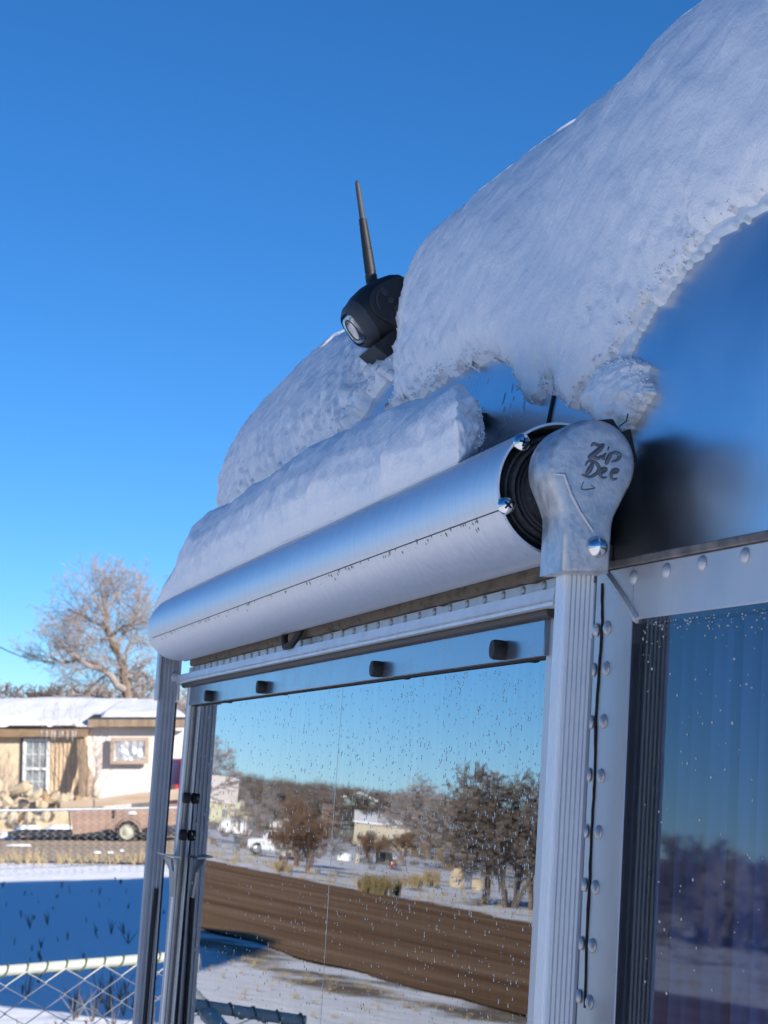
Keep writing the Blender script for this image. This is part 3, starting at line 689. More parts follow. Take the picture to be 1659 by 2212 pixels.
# snow lying on the awning case, against the wall
def awning_snow():
    b = MB(); N = 330; prof_ = [(.3815, 1.8864), (.3795, 1.8885), (.3770, 1.902), (.3765, 1.920), (.3830, 1.942), (.3960, 1.962), (.4100, 1.976), (.4260, 1.985), (.4420, 1.986), (.4620, 1.981), (.4960, 1.975), (.4960, 1.93), (.43, 1.905)]
    pv = []
    for i in range(len(prof_) - 1):
        for k in range(6): pv.append(tuple(mix(prof_[i][c], prof_[i + 1][c], k / 6) for c in (0, 1)))
    rs = []; edge = []
    for i in range(N + 1):
        g_ = (i / N) ** 1.6; r = []
        for j, (bb, zz) in enumerate(pv):
            sn0 = 3.12 * bb; ds = (2.515 - sn0) * g_; near = min(1., ds / .05) ** .5
            s = sn0 + ds; far = smooth(2.517, 2.30, s) ** .75
            top = mix(.80, 1., smooth(1.35, 1.75, s)) + .05 * fbm((s * 5, 2, 0))
            h = (zz - 1.880) * (.03 + .97 * far) * top
            P = V((bb, 1.880 + h, 0)).lerp(V((.415, 1.915, 0)), (1 - near) * .85); f = smooth(2, 20, j)
            sn = 3.12 * P.x; s = sn + ds * (2.515 - sn) / (2.515 - sn0)
            n1 = fbm((s * 9, P.y * 9, P.x * 9)); n2 = fbm((s * 40, P.y * 40, P.x * 40)); n3 = fbm((s * 170, P.y * 170, P.x * 170))
            n4 = fbm((s * 30, P.y * 6, 2)); P.x -= f * (.007 * n1 + .0008 * n2 + .0016 * n4 + .0006 * n3); P.y += f * (.005 * fbm((s * 11, bb * 9, 6)) + .0008 * n2)
            so = s + (.012 * n2 + .006 * fbm((P.y * 55, P.x * 55, 9)) + .003 * n3) * smooth(.09, 0., s - sn)
            q = A * so + B * P.x + Z * P.y; r.append(q)
            if s - sn < .012 and near > .2: edge.append((q, -A))
        rs.append(r)
    b.rings(rs); crumbs(b, edge, 900, .0004, .0014, 21, -.2)
    # low ragged toe along the hinge line
    tag(b.obj('awning_snow', 'snow', None, ang=180), 'long white snow bank lying on top of the silver awning case', 'snow')
awning_snow()
# chunk of snow behind the casting
def chunk():
    poly = [(1236, 890), (1262, 852), (1300, 803), (1345, 773), (1385, 777), (1409, 788), (1400, 806), (1408, 826), (1411, 850), (1396, 878), (1388, 905), (1362, 930), (1347, 958), (1330, 950), (1300, 905), (1262, 895)]
    b = MB(); ins = []; edge = []; n = 130; m = 120
    t0, t1 = -.045, .075; z0, z1 = 1.865, 1.955
    for i in range(n + 1):
        for j in range(m + 1):
            t = mix(t0, t1, i / n); z = mix(z0, z1, j / m)
            v = math.asin(min(.99, (z - Z1) / RD + sin(T0))) - T0; o = prof(v)[0] - K * (z - ZC) + BODY
            P = wf2(t, o, z); px, py = proj(P); e = fbm((t * 60, z * 60, 2)); e2 = fbm((t * 220, z * 220, 5))
            sd_ = seg_sd(poly, px, py) + 6 * e + 4 * e2
            if sd_ > 0:
                th = (.004 + .017 * (1 - math.exp(-sd_ / 34.))) * (1 + .25 * fbm((t * 25, z * 25, 1))) + .0008 * e2
            else: th = -.005
            b.v.append(wf2(t, o - th, z)); ins.append(sd_ > 0)
            if 0 < sd_ < 12: edge.append((b.v[-1], NW2))
    for i in range(n):
        for j in range(m):
            q = (i * (m + 1) + j, (i + 1) * (m + 1) + j, (i + 1) * (m + 1) + j + 1, i * (m + 1) + j + 1)
            if any(ins[k] for k in q): b.f.append(q)
    keep = sorted({j for f in b.f for j in f}); mp = {j: i for i, j in enumerate(keep)}
    b.v = [b.v[j] for j in keep]; b.f = [tuple(mp[j] for j in f) for f in b.f]
    crumbs(b, edge, 700, .0004, .0013, 8, -.2)
    tag(b.obj('snow_chunk', 'snow', None, ang=180, recalc=False), 'small loose snow chunk behind the round awning casting', 'snow')
chunk()

# ------------------------------------------------------------------ wireless rear-view camera on the roof curve
def rear_camera():
    c0 = at_depth(829, 668, 1.98)
    base = at_depth(845, 785, 2.0)
    T = thing('rear_view_camera', base, 'black wireless rear-view camera with stub antenna on snowy roof', 'camera')
    px_m = 4400 / 2.045
    # local axes: X towards the lens, Y towards the viewer, U up across the body
    an = radians(36); X = (-B * cos(an) - Z * sin(an)).normalized(); Y = -A; U = Y.cross(X).normalized()
    if U.z < 0: U = -U
    def L(x, y, u): return c0 + (X * x + Y * y + U * u) * 1.14
    def ring(x, w, h, y0=0., u0=0., p=2.6, n=40):
        r = []
        for k in range(n):
            a = 2 * pi * k / n; cc, ss = cos(a), sin(a)
            r.append(L(x, y0 + w * math.copysign(abs(cc) ** (2 / p), cc), u0 + h * math.copysign(abs(ss) ** (2 / p), ss)))
        return r
    b = MB(); b.rings([ring(-.028, .010, .008, u0=.004), ring(-.025, .020, .016, u0=.003), ring(-.018, .027, .0215, u0=.001), ring(-.006, .030, .0255), ring(.008, .0305, .0262), ring(.018, .0295, .0245), ring(.0235, .028, .0222)])
    hs_ = b.obj('housing', 'black_plastic', T, ang=60)
    b = MB(); b.rings([ring(.0236, .0277, .0220), ring(.0285, .0262, .0208), ring(.0325, .0222, .0175), ring(.0338, .0200, .0155, p=3), ring(.0318, .0192, .0147, p=3.4), ring(.0300, .0190, .0144, p=3.4)])
    fc = b.obj('front_bezel', 'grey_plastic', T, ang=50)
    b = MB(); b.rings([ring(.0302, .0180, .0132, p=3.4), ring(.0332, .0178, .0130, p=3.4), ring(.0342, .0160, .0118, p=3.4), ring(.0346, .006, .005, p=3)]); b.obj('lens_window', 'lens_glass', fc)
    b = MB(); b.tube([L(.0345, .0110 * cos(a), .0100 * sin(a)) for a in [k * 2 * pi / 28 for k in range(29)]], .0006, 5); b.obj('lens_ring', 'black_plastic', fc)
    # side bracket plate with pivot screws
    b = MB(); out = [(.0205 * cos(a), .0205 * sin(a)) for a in [radians(q) for q in range(-25, 216, 12)]] + [(-.040, -.030), (-.046, -.016), (-.040, .004)]
    out = [(.003 + .017 * cos(radians(q)), .002 + .017 * sin(radians(q))) for q in range(-20, 111, 12)] + [(-.014, .0165), (-.028, .006), (-.034, -.012), (-.030, -.034), (.006, -.030)]
    for y in (.0305, -.0345):
        b = MB(); b.prism([L(x, y, u) for x, u in out], Y * .004); pl = b.obj('side_plate', 'black_plastic', T, bevel=.0006)
        if y > 0:
            for x, u in ((.0032, .0105), (.0022, .002), (.0018, -.0068)):
                b = MB(); b.lathe(L(x, y + .004, u), Y, [(0, .0030), (.0012, .0030), (.0013, .0018), (.0004, .0016), (.0003, .0002)], 16); b.obj('pivot_screw', 'grey_plastic', pl)
            for a0, a1 in ((40, 140), (220, 320)):
                b = MB(); b.tube([L(.002 + .0125 * cos(radians(a)), y + .0041, .002 + .0125 * sin(radians(a))) for a in range(a0 - 45, a1 - 44, 10)], .0009, 5); b.obj('slot_arc', 'grey_plastic', pl)
    # mounting foot sloping down the roof
    b = MB(); foot = [(.034, -.021), (.024, -.056), (.012, -.058), (-.010, -.050), (-.030, -.030), (-.010, -.018)]
    b.prism([L(x, -.030, u) for x, u in foot], Y * .060); ft = b.obj('mounting_foot', 'black_plastic', T, bevel=.001)
    b = MB(); b.tube([L(.012, .030, -.030), L(.006, .033, -.032), L(-.004, .034, -.038), L(-.016, .034, -.044)], [.0035, .0050, .0042, .004], 10); b.obj('frosted_bolt', 'ice', ft)
    # antenna
    a0 = at_depth(804, 614, 1.985); a1 = at_depth(771, 389, 2.0); ad = (a1 - a0); Ln = ad.length; ad.normalize()
    b = MB(); b.lathe(a0 - ad * .003, ad, [(0, .0055), (.005, .0055), (.0052, .0060), (.0125, .0060), (.0128, .0052), (.0155, .0052)], 20); ab = b.obj('antenna_base', 'black_plastic', T)
    b = MB(); b.lathe(a0 - ad * .0032, ad, [(0, .0048), (.0012, .0050)], 20); b.obj('brass_ring', 'wood_plank', ab)
    b = MB(); b.lathe(a0, ad, [(.0125, .0056), (.035, .0052), (.0352, .0048), (.0362, .0048), (.0364, .0051), (.0372, .0051), (.0374, .0047), (.0384, .0047), (.0386, .0050), (.070, .0040), (.0702, .0031)], 20); b.obj('antenna_sleeve', 'black_plastic', T)
    b = MB(); b.lathe(a0, ad, [(.069, .0031), (Ln - .008, .0026), (Ln - .0078, .0024), (Ln - .004, .0024), (Ln - .0015, .0018), (Ln, .0003)], 16); b.obj('antenna_tip', 'grey_plastic', T)
rear_camera()
# black bracket stub buried in the awning snow
s, z = 1.252, 1.935
b = MB(); wbox(b, 1.425, 1.437, .004, .03, 1.944, 1.953); tag(b.obj('roof_clip', 'black_plastic', None, bevel=.002), 'black plastic clip poking out of the snow end above awning', 'clip')

# ------------------------------------------------------------------ trees and brush
def grow(tr, tw, p, d, L, r, lv, maxlv, rng, up, spread, kids, twig):
    n = 5 if lv < 2 else 4 if lv < maxlv else 3
    pts = [p.copy()]; rad = [r]; q = p.copy(); dd = d.copy()
    r1 = max(r * (.55 if lv < maxlv else .35), twig * .5)
    for i in range(n):
        dd = (dd + V((rng.gauss(0, 1), rng.gauss(0, 1), rng.gauss(0, 1))) * (.13 + .03 * lv) + Z * up).normalized()
        q = q + dd * (L / n); pts.append(q.copy()); rad.append(mix(r, r1, (i + 1) / n))
    (tr if lv < 1 else tw).tube(pts, rad, (8, 6, 5, 4, 3, 3, 3)[lv], cap=False)
    if lv >= maxlv: return
    k = kids[lv]
    for i in range(k):
        f = mix(.30 if lv else .38, 1., (i + rng.random() * .6) / k); x = min(f, 1.) * n; j = min(int(x), n - 1)
        b = pts[j].lerp(pts[j + 1], x - j); ax = (pts[j + 1] - pts[j]).normalized()
        side = ax.cross(V((rng.gauss(0, 1), rng.gauss(0, 1), rng.gauss(0, 1)))).normalized()
        a = radians(rng.uniform(*spread)) * (1 if f < .95 else .45)
        grow(tr, tw, b, (ax * cos(a) + side * sin(a)), L * rng.uniform(.50, .78) * (1.05 - .35 * f), max(mix(r, r1, f) * .62, twig), lv + 1, maxlv, rng, up, spread, kids, twig)
def tree_meshes(key, seed, H, r, maxlv, kids, spread=(28, 58), up=.05, twig=.01, trunk=.42, lean=(0, 0), stems=1, fan=.0, tm='bark', wm='twig'):
    rng = random.Random(seed); tr, tw = MB(), MB()
    for s in range(stems):
        a = 2 * pi * s / max(stems, 1) + rng.random(); o = V((cos(a), sin(a), 0)) * (r * 1.2 if stems > 1 else 0)
        d = (Z + V((lean[0], lean[1], 0)) + V((cos(a), sin(a), 0)) * fan * rng.uniform(.4, 1.2)).normalized()
        grow(tr, tw, o - Z * .1, d, H * trunk * rng.uniform(.85, 1.1), r * rng.uniform(.7, 1.), 0, maxlv, rng, up, spread, kids, twig)
    return tr.mesh(key + '_trunk', tm, recalc=False), tw.mesh(key + '_branches', wm, recalc=False)
def plant(name, ms, loc, rz, sc, label, cat, group=None, parts=('trunk', 'branches')):
    T = thing(name, loc, label, cat, group)
    M = Matrix.Translation(V(loc)) @ Matrix.Rotation(rz, 4, 'Z') @ Matrix.Diagonal((sc[0], sc[0], sc[1], 1))
    for n, me in zip(parts, ms): link(n, me, M, T)
    return T
# the large cottonwood behind the house, shaped limb by limb from its silhouette
def big_tree():
    Y0 = 84.; k = Y0 / 4400; base = at_depth(282, 1560, Y0); base.z = 0
    rng = random.Random(4); tr, tw = MB(), MB()
    P = lambda x, y, dy=0.: at_depth(x, y, Y0 + dy) - V((0, 0, 0))
    g = lambda x, y: ((x / 2.37) * .5486, (2250 + y / 2.37) * .5486)
    limbs = [([(1200, 1320), (1190, 1180), (1155, 1000), (1110, 780), (1030, 620), (980, 480), (970, 330), (1000, 200)], .30, 0),
             ([(1165, 1100), (1050, 990), (930, 900), (780, 850), (640, 760), (560, 640)], .22, -2),
             ([(970, 930), (880, 850), (700, 830), (570, 850), (470, 800)], .14, 1),
             ([(1105, 760), (1140, 600), (1250, 480), (1280, 330), (1300, 230)], .14, 2),
             ([(1040, 650), (1090, 560), (1220, 500)], .12, -1),
             ([(1000, 560), (880, 470), (760, 410), (640, 350)], .12, 2), ([(975, 420), (920, 330), (860, 200)], .08, -2), ([(985, 380), (1060, 280), (1120, 170)], .08, 1),
             ([(1155, 1000), (1180, 760), (1240, 660), (1320, 640)], .08, 2), ([(1010, 960), (900, 1040), (800, 1080)], .08, 0), ([(1030, 610), (920, 640), (780, 680), (620, 700)], .09, -2)]
    for i, (pp, r, dy) in enumerate(limbs):
        pts = [P(*g(x, y), dy * j / len(pp)) for j, (x, y) in enumerate(pp)]
        fin = []
        for a, c in zip(pts, pts[1:]): fin += [a, a.lerp(c, .5) + V((rng.gauss(0, .06), rng.gauss(0, .06), rng.gauss(0, .06)))]
        fin.append(pts[-1]); n = len(fin); rad = [mix(r, r * .35, j / n) * .72 for j in range(n)]
        if i == 0: fin.insert(0, base - Z * .2); rad.insert(0, r * 1.25)
        (tr if i == 0 else tw).tube(fin, rad, 8 if i < 2 else 6, cap=False)
        for j in range(2 if i else 5, len(fin)):
            for q in range(3):
                d = (fin[j] - fin[j - 1]).normalized(); sd_ = d.cross(V((rng.gauss(0, 1), rng.gauss(0, 1), rng.gauss(0, 1)))).normalized(); a = radians(rng.uniform(25, 70))
                grow(tw, tw, fin[j].lerp(fin[j - 1], rng.random()), (d * cos(a) + sd_ * sin(a) + Z * .15).normalized(), rng.uniform(.85, 1.8), .019, 2, 5, rng, .05, (25, 60), (0, 0, 4, 3, 3), .007)
    T = thing('cottonwood_tree', base, 'tall bare cottonwood with forked trunk rising behind the snowy roofed house', 'tree')
    tr.obj('trunk', 'bark', T, recalc=False); tw.obj('branches', 'twig', T, recalc=False)
big_tree()
T_A = tree_meshes('tree_a', 21, 6., .16, 4, (6, 5, 5, 4), trunk=.45, twig=.014)
T_B = tree_meshes('tree_b', 22, 5., .10, 4, (5, 5, 5, 4), trunk=.40, twig=.012, stems=3, fan=.45)
T_C = tree_meshes('tree_c', 23, 4., .05, 4, (5, 5, 5, 4), trunk=.40, twig=.012, stems=7, fan=.5, tm='dark_twig', wm='dark_twig', spread=(25, 60))
T_R = tree_meshes('tree_r', 24, 3., .035, 4, (5, 5, 4, 3), trunk=.45, twig=.010, stems=9, fan=.42, tm='red_twig', wm='red_twig', spread=(15, 40), up=.1)
T_S = tree_meshes('sapling', 25, 3.4, .014, 3, (5, 3, 2), trunk=.70, twig=.003, stems=3, fan=.20, spread=(14, 34), up=.10, tm='dark_twig', wm='dark_twig')
# further bare trees behind the house, each its own label
for x, yt, Y, ms, w, lab in ((5, 1462, 110, T_A, 1.15, 'bare grey tree at the far left edge beyond the snowy roof'),
                             (62, 1492, 120, T_B, 1.3, 'low bare tree left of the cottonwood beyond the roof'),
                             (108, 1470, 118, T_C, 1.6, 'brown brushy thicket left of the cottonwood trunk'),
                             (150, 1478, 112, T_B, 1.6, 'brown brushy tree close under the cottonwood left limb'),
                             (205, 1482, 108, T_C, 1.5, 'brushy tree just left of the cottonwood base'),
                             (318, 1408, 96, T_B, 1.0, 'bare multi trunk tree between cottonwood and awning arm'),
                             (348, 1425, 92, T_A, 1.0, 'bare thick trunk tree right beside the far awning arm'),
                             (392, 1470, 100, T_A, 1.0, 'bare tree seen in the gap beside the window jamb')):
    p = at_depth(x, 1600, Y); p.z = 0; h = at_depth(x, yt, Y).z
    zmax = max(v.co.z for v in ms[1].vertices); sc = h / zmax
    plant('bare_tree', ms, p, random.random() * 6, (sc * w, sc), lab, 'tree', 'bare trees beyond the house')

# ------------------------------------------------------------------ house across the street
HY = 52.; hk = HY / 4400
def hp(x, y, Y=HY): return at_depth(x, y, Y)
def house():
    T = thing('house', (hp(150, 1700).x, 56, 0), 'single storey tan and white house with snowy hip roof across the street', 'house')
    X = lambda x, Y=HY: hp(x, 1650, Y).x
    Zp = lambda y, Y=HY: hp(150, y, Y).z
    xl, xm, xr = X(-160), X(187), X(402)
    b = MB(); b.box(((xl + xm) / 2, HY + 2.5, 1.1), V(((xm - xl) / 2, 0, 0)), V((0, 2.5, 0)), V((0, 0, 1.28))); b.obj('tan_wall', 'tan_stucco', T)
    b = MB(); b.box(((xm + xr) / 2 + .001, HY + 2.6, 1.2), V(((xr - xm) / 2, 0, 0)), V((0, 2.44, 0)), V((0, 0, 1.42))); b.obj('white_wall', 'white_stucco', T)
    # vertical siding joints of the tan part as boards
    for i in range(9):
        x = mix(X(112), X(184), i / 8); bb = MB(); bb.box((x, HY - .012, 1.1), V((.016, 0, 0)), V((0, .012, 0)), V((0, 0, 1.25))); bb.obj('batten', 'tan_stucco', T)
    # roof with thick snow: eave lines at two heights, ridge, hip end
    def slab(name, pts, th, m):
        bb = MB(); bb.rings([[V(p) for p in pts], [V(p) + Z * th for p in pts]]); return bb.obj(name, m, T, bevel=.0)
    Yr = 56.5; zr = hp(150, 1517, Yr).z
    e1, e2 = Zp(1577, HY - .5), Zp(1553, HY - .4)
    xr2 = X(404, HY - .4); xrid = X(324, Yr)
    xs = X(186, HY - .4)
    rl = slab('roof', [(xl - 3, HY - .22, e1 - .02), (xs, HY - .22, e1 - .02), (xs, Yr, zr - .05), (xl - 3, Yr, zr - .05)], .05, 'brown_fascia')
    rr = slab('roof', [(xs + .002, HY - .18, e2 - .02), (xr2, HY - .18, e2 - .02), (xrid, Yr, zr - .05), (xs + .002, Yr, zr - .05)], .05, 'green_trim')
    slab('hip_roof', [(xr2, HY - .18, e2 - .02), (xr2, 61, e2 - .02), (xrid, Yr, zr - .05)], .05, 'green_trim')
    def snowroof(par, p0, p1, p2, p3, th, sd_, nx=40, ny=14):
        bb = MB()
        for i in range(nx + 1):
            for j in range(ny + 1):
                a = V(p0).lerp(V(p1), i / nx); c = V(p3).lerp(V(p2), i / nx); q = a.lerp(c, j / ny)
                e = min(i, nx - i, j, ny - j); t = 0. if e == 0 else th * (1 + .25 * fbm((q.x * .6, q.y * .6, sd_)))
                if j <= 1 and e: t *= .75
                bb.v.append(q + Z * (t + .03) - V((0, .06 * fbm((q.x * 1.5, sd_, 0)) if j == 0 else 0, 0)))
        for i in range(nx):
            for j in range(ny): bb.f.append((i * (ny + 1) + j, (i + 1) * (ny + 1) + j, (i + 1) * (ny + 1) + j + 1, i * (ny + 1) + j + 1))
        return bb.obj('roof_snow', 'far_snow', par, recalc=False, ang=180)
    snowroof(rl, (xl - 3, HY - .24, e1 + .03), (xs + .9, HY - .24, e1 + .06), (xs + .9, Yr, zr), (xl - 3, Yr, zr), .14, 1)
    snowroof(rr, (xs + .3, HY - .20, e2 + .02), (xr2, HY - .20, e2 + .02), (xrid, Yr, zr), (xs + .3, Yr, zr), .09, 2)
    b = MB(); b.box(((xl - 3 + xs) / 2, HY - .24, e1 - .09), V(((xs - xl + 3) / 2, 0, 0)), V((0, .03, 0)), V((0, 0, .08))); b.obj('fascia', 'brown_fascia', T)
    b = MB(); b.box(((xs + xr2) / 2, HY - .20, e2 - .10), V(((xr2 - xs) / 2, 0, 0)), V((0, .03, 0)), V((0, 0, .09))); b.obj('fascia', 'wood_plank', T)
    b = MB(); b.box(((xs + xr2) / 2, HY - .09, e2 - .20), V(((xr2 - xs) / 2, 0, 0)), V((0, .085, 0)), V((0, 0, .01))); b.obj('soffit', 'wood_plank', T)
    for x, w in ((72, 30), (140, 24), (30, 12)):      # melted bare strips on the snowy eave
        bb = MB(); c = hp(x, 1569, HY - .27); bb.box(c, V((w * hk, 0, 0)), V((0, .02, 0)), V((0, 0, .025))); bb.obj('bare_shingles', 'steel_dark', T)
    for i in range(9):
        c = hp(90 + i * 9 + (i * 7 % 5), 1583, HY - .27); bb = MB(); bb.tube([c + Z * .05, c - Z * (.12 + .03 * (i * 5 % 4))], [.018, .003], 5); bb.obj('icicle', 'ice', T)
    # tall white window with two sashes
    x0, x1, z0, z1 = X(50), X(107), Zp(1719), Zp(1595)
    W_ = MB(); fw = .075
    for c, h in ((((x0 + x1) / 2, z1 - fw / 2), ((x1 - x0) / 2, fw / 2)), (((x0 + x1) / 2, z0 + fw / 2), ((x1 - x0) / 2, fw / 2)), ((x0 + fw / 2, (z0 + z1) / 2), (fw / 2, (z1 - z0) / 2 - fw)), ((x1 - fw / 2, (z0 + z1) / 2), (fw / 2, (z1 - z0) / 2 - fw)), (((x0 + x1) / 2, (z0 * .53 + z1 * .47)), ((x1 - x0) / 2 - fw, .035))):
        W_.box((c[0], HY - .035, c[1]), V((h[0], 0, 0)), V((0, .035, 0)), V((0, 0, h[1])))
    wn = W_.obj('window', 'white_paint', T)
    for a, c in ((z0 + fw, z0 * .53 + z1 * .47 - .035), (z0 * .53 + z1 * .47 + .035, z1 - fw)):
        bb = MB(); bb.box(((x0 + x1) / 2, HY - .015, (a + c) / 2), V(((x1 - x0) / 2 - fw, 0, 0)), V((0, .003, 0)), V((0, 0, (c - a) / 2))); bb.obj('pane', 'window_glass', wn)
        for i in (1, 2):
            x = mix(x0 + fw, x1 - fw, i / 3); bb = MB(); bb.box((x, HY - .022, (a + c) / 2), V((.008, 0, 0)), V((0, .004, 0)), V((0, 0, (c - a) / 2))); bb.obj('muntin', 'white_paint', wn)
        bb = MB(); bb.box(((x0 + x1) / 2, HY - .0225, mix(a, c, .5)), V(((x1 - x0) / 2 - fw, 0, 0)), V((0, .004, 0)), V((0, 0, .008))); bb.obj('muntin', 'white_paint', wn)
    bb = MB(); bb.box((x0 - .035, HY - .02, (z0 + z1) / 2), V((.03, 0, 0)), V((0, .02, 0)), V((0, 0, (z1 - z0) / 2))); bb.box(((x0 + x1) / 2, HY - .02, z1 + .03), V(((x1 - x0) / 2, 0, 0)), V((0, .02, 0)), V((0, 0, .028))); bb.obj('window_trim', 'green_trim', wn)
    # small window covered in plastic film
    x0, x1, z0, z1 = X(243), X(317), Zp(1646), Zp(1597)
    bb = MB()
    for i in range(21):
        for j in range(13): x, z = mix(x0, x1, i / 20), mix(z0, z1, j / 12); bb.v.append(V((x, HY - .01 - .045 * abs(sin((x * 2.2 + z * 1.4) * 3 + 2 * fbm((x * 2, z * 2, 0)))), z)))
    for i in range(20):
        for j in range(12): bb.f.append((i * 13 + j, (i + 1) * 13 + j, (i + 1) * 13 + j + 1, i * 13 + j + 1))
    wn = bb.obj('film_window', 'plastic_film', T)
    bb = MB()
    for c, h in ((((x0 + x1) / 2, z1), ((x1 - x0) / 2 + .05, .045)), (((x0 + x1) / 2, z0), ((x1 - x0) / 2 + .05, .05)), ((x0, (z0 + z1) / 2), (.05, (z1 - z0) / 2 - .05)), ((x1, (z0 + z1) / 2), (.05, (z1 - z0) / 2 - .05))):
        bb.box((c[0], HY - .015, c[1]), V((h[0], 0, 0)), V((0, .045, 0)), V((0, 0, h[1])))
    bb.obj('window_frame', 'wood_old', wn)
house()
# boards leaning on the wall
random.seed(17)
for i, (x0, x1) in enumerate(((172, 178), (177, 181), (181, 184), (185, 187), (190, 203), (194, 208), (197, 212))):
    a = at_depth(x1, 1735, HY - 1.0); a.z = 0; c = at_depth(x0, (1590, 1585, 1600, 1610, 1660, 1668, 1676)[i], HY - .12)
    b = MB(); d = (c - a).normalized(); w = d.cross(V((0, 1, 0))).normalized(); b.box((a + c) / 2, w * .055, d.cross(w) * .02, d * (c - a).length / 2)
    lab = ('leftmost tall weathered plank leaning on the tan wall end', 'second tall weathered plank from the left on tan wall end', 'third tall weathered plank leaning at the house corner', 'rightmost tall plank where tan wall meets white wall', 'longest pale board leaning against the white wall', 'middle pale board leaning against the white wall', 'shortest pale board leaning against the white wall')[i]
    tag(b.obj('leaning_board', 'wood_plank' if i < 4 else 'wood_old', None), lab, 'plank', 'tall planks leaning on the house' if i < 4 else 'short boards leaning on the white wall')
# saplings before the house
for x, Y, sx, h, lab in ((140, 50.2, 1.0, 3.1, 'thin leafless sapling clump right of the tall white window'), (176, 50.6, 1.1, 3.3, 'thin leafless sapling clump where tan wall meets white wall'), (196, 49.8, .9, 2.7, 'leaning leafless saplings before the white wall edge'),
                         (14, 49.5, 1.3, 1.9, 'leafless shrub left of the tall white window'), (262, 49.6, .6, 1.15, 'small twiggy shrub under the film covered window'), (308, 49.0, .7, 1.3, 'small twiggy shrub beside the grey car'), (220, 49.9, .6, 1.0, 'short twiggy shrub before the white wall')):
    p = at_depth(x, 1600, Y); p.z = 0; zm = max(v.co.z for v in T_S[1].vertices)
    plant('sapling', T_S, p, x * .7, (h / zm * sx * 1.1, h / zm), lab, 'shrub', 'leafless shrubs before the house')
# stones of the dry wall
random.seed(8); st = []
def stone_mesh(seed):
    rng = random.Random(seed); b = MB(); n, m = 8, 5
    rs = []
    for i in range(m + 1):
        ph = pi * i / m; rs.append([V((sin(ph) * cos(2 * pi * j / n), sin(ph) * sin(2 * pi * j / n), cos(ph))) * rng.uniform(.68, 1.2) for j in range(n)])
    b.rings(rs, cap=False); return b.mesh('stone', None, ang=8)
SM = []
for sd_ in range(6):
    for m in ('stone_tan', 'stone_brown', 'stone_pale'): me = stone_mesh(sd_ * 3 + len(SM)); me.materials.append(MATS[m]); SM.append(me)
STONES = [(-12, 1700, 17, 24, 0), (46, 1703, 14, 24, 0), (62, 1712, 11, 15, 2), (80, 1716, 10, 16, 0), (98, 1722, 9, 14, 1), (118, 1722, 11, 14, 0), (136, 1726, 12, 12, 0), (152, 1722, 9, 10, 2), (30, 1722, 11, 14, 2), (14, 1728, 12, 16, 0), (50, 1738, 13, 11, 2), (72, 1742, 13, 11, 2), (92, 1740, 10, 11, 0),
          (112, 1744, 11, 10, 1), (132, 1742, 10, 9, 0), (4, 1758, 12, 18, 2), (26, 1766, 12, 15, 2), (46, 1758, 12, 18, 1), (62, 1764, 8, 13, 0), (-16, 1762, 14, 20, 2), (206, 1715, 8, 9, 2), (168, 1728, 10, 9, 1), (184, 1730, 9, 8, 0), (80, 1766, 11, 12, 2), (98, 1764, 10, 12, 0)]
dw = thing('dry_stone_wall', (at_depth(60, 1770, 47.5).x, 47.5, 0), 'low rough wall of tan and brown boulders before the house', 'wall')
for i, (x, y, w, h, c) in enumerate(STONES):
    Y = 47.2 + .4 * (i % 3) - .3 * (y > 1750); p = at_depth(x, y, Y); k = Y / 4400 * 1.05
    M = Matrix.Translation(p) @ Matrix.Rotation(i * 1.3, 4, 'Y') @ Matrix.Diagonal((w * k, w * k * .9, h * k, 1)) if i % 2 else Matrix.Translation(p) @ Matrix.Diagonal((w * k, w * k * .9, h * k, 1))
    link('stone', SM[(i % 6) * 3 + c], M, dw)
b = MB(); p0, p1 = at_depth(-60, 1745, 48.3), at_depth(215, 1745, 48.3); b.box(((p0.x + p1.x) / 2, 48.5, .18), V(((p1.x - p0.x) / 2, 0, 0)), V((0, .6, 0)), V((0, 0, .30))); b.obj('rubble_core', 'stone_tan', dw)

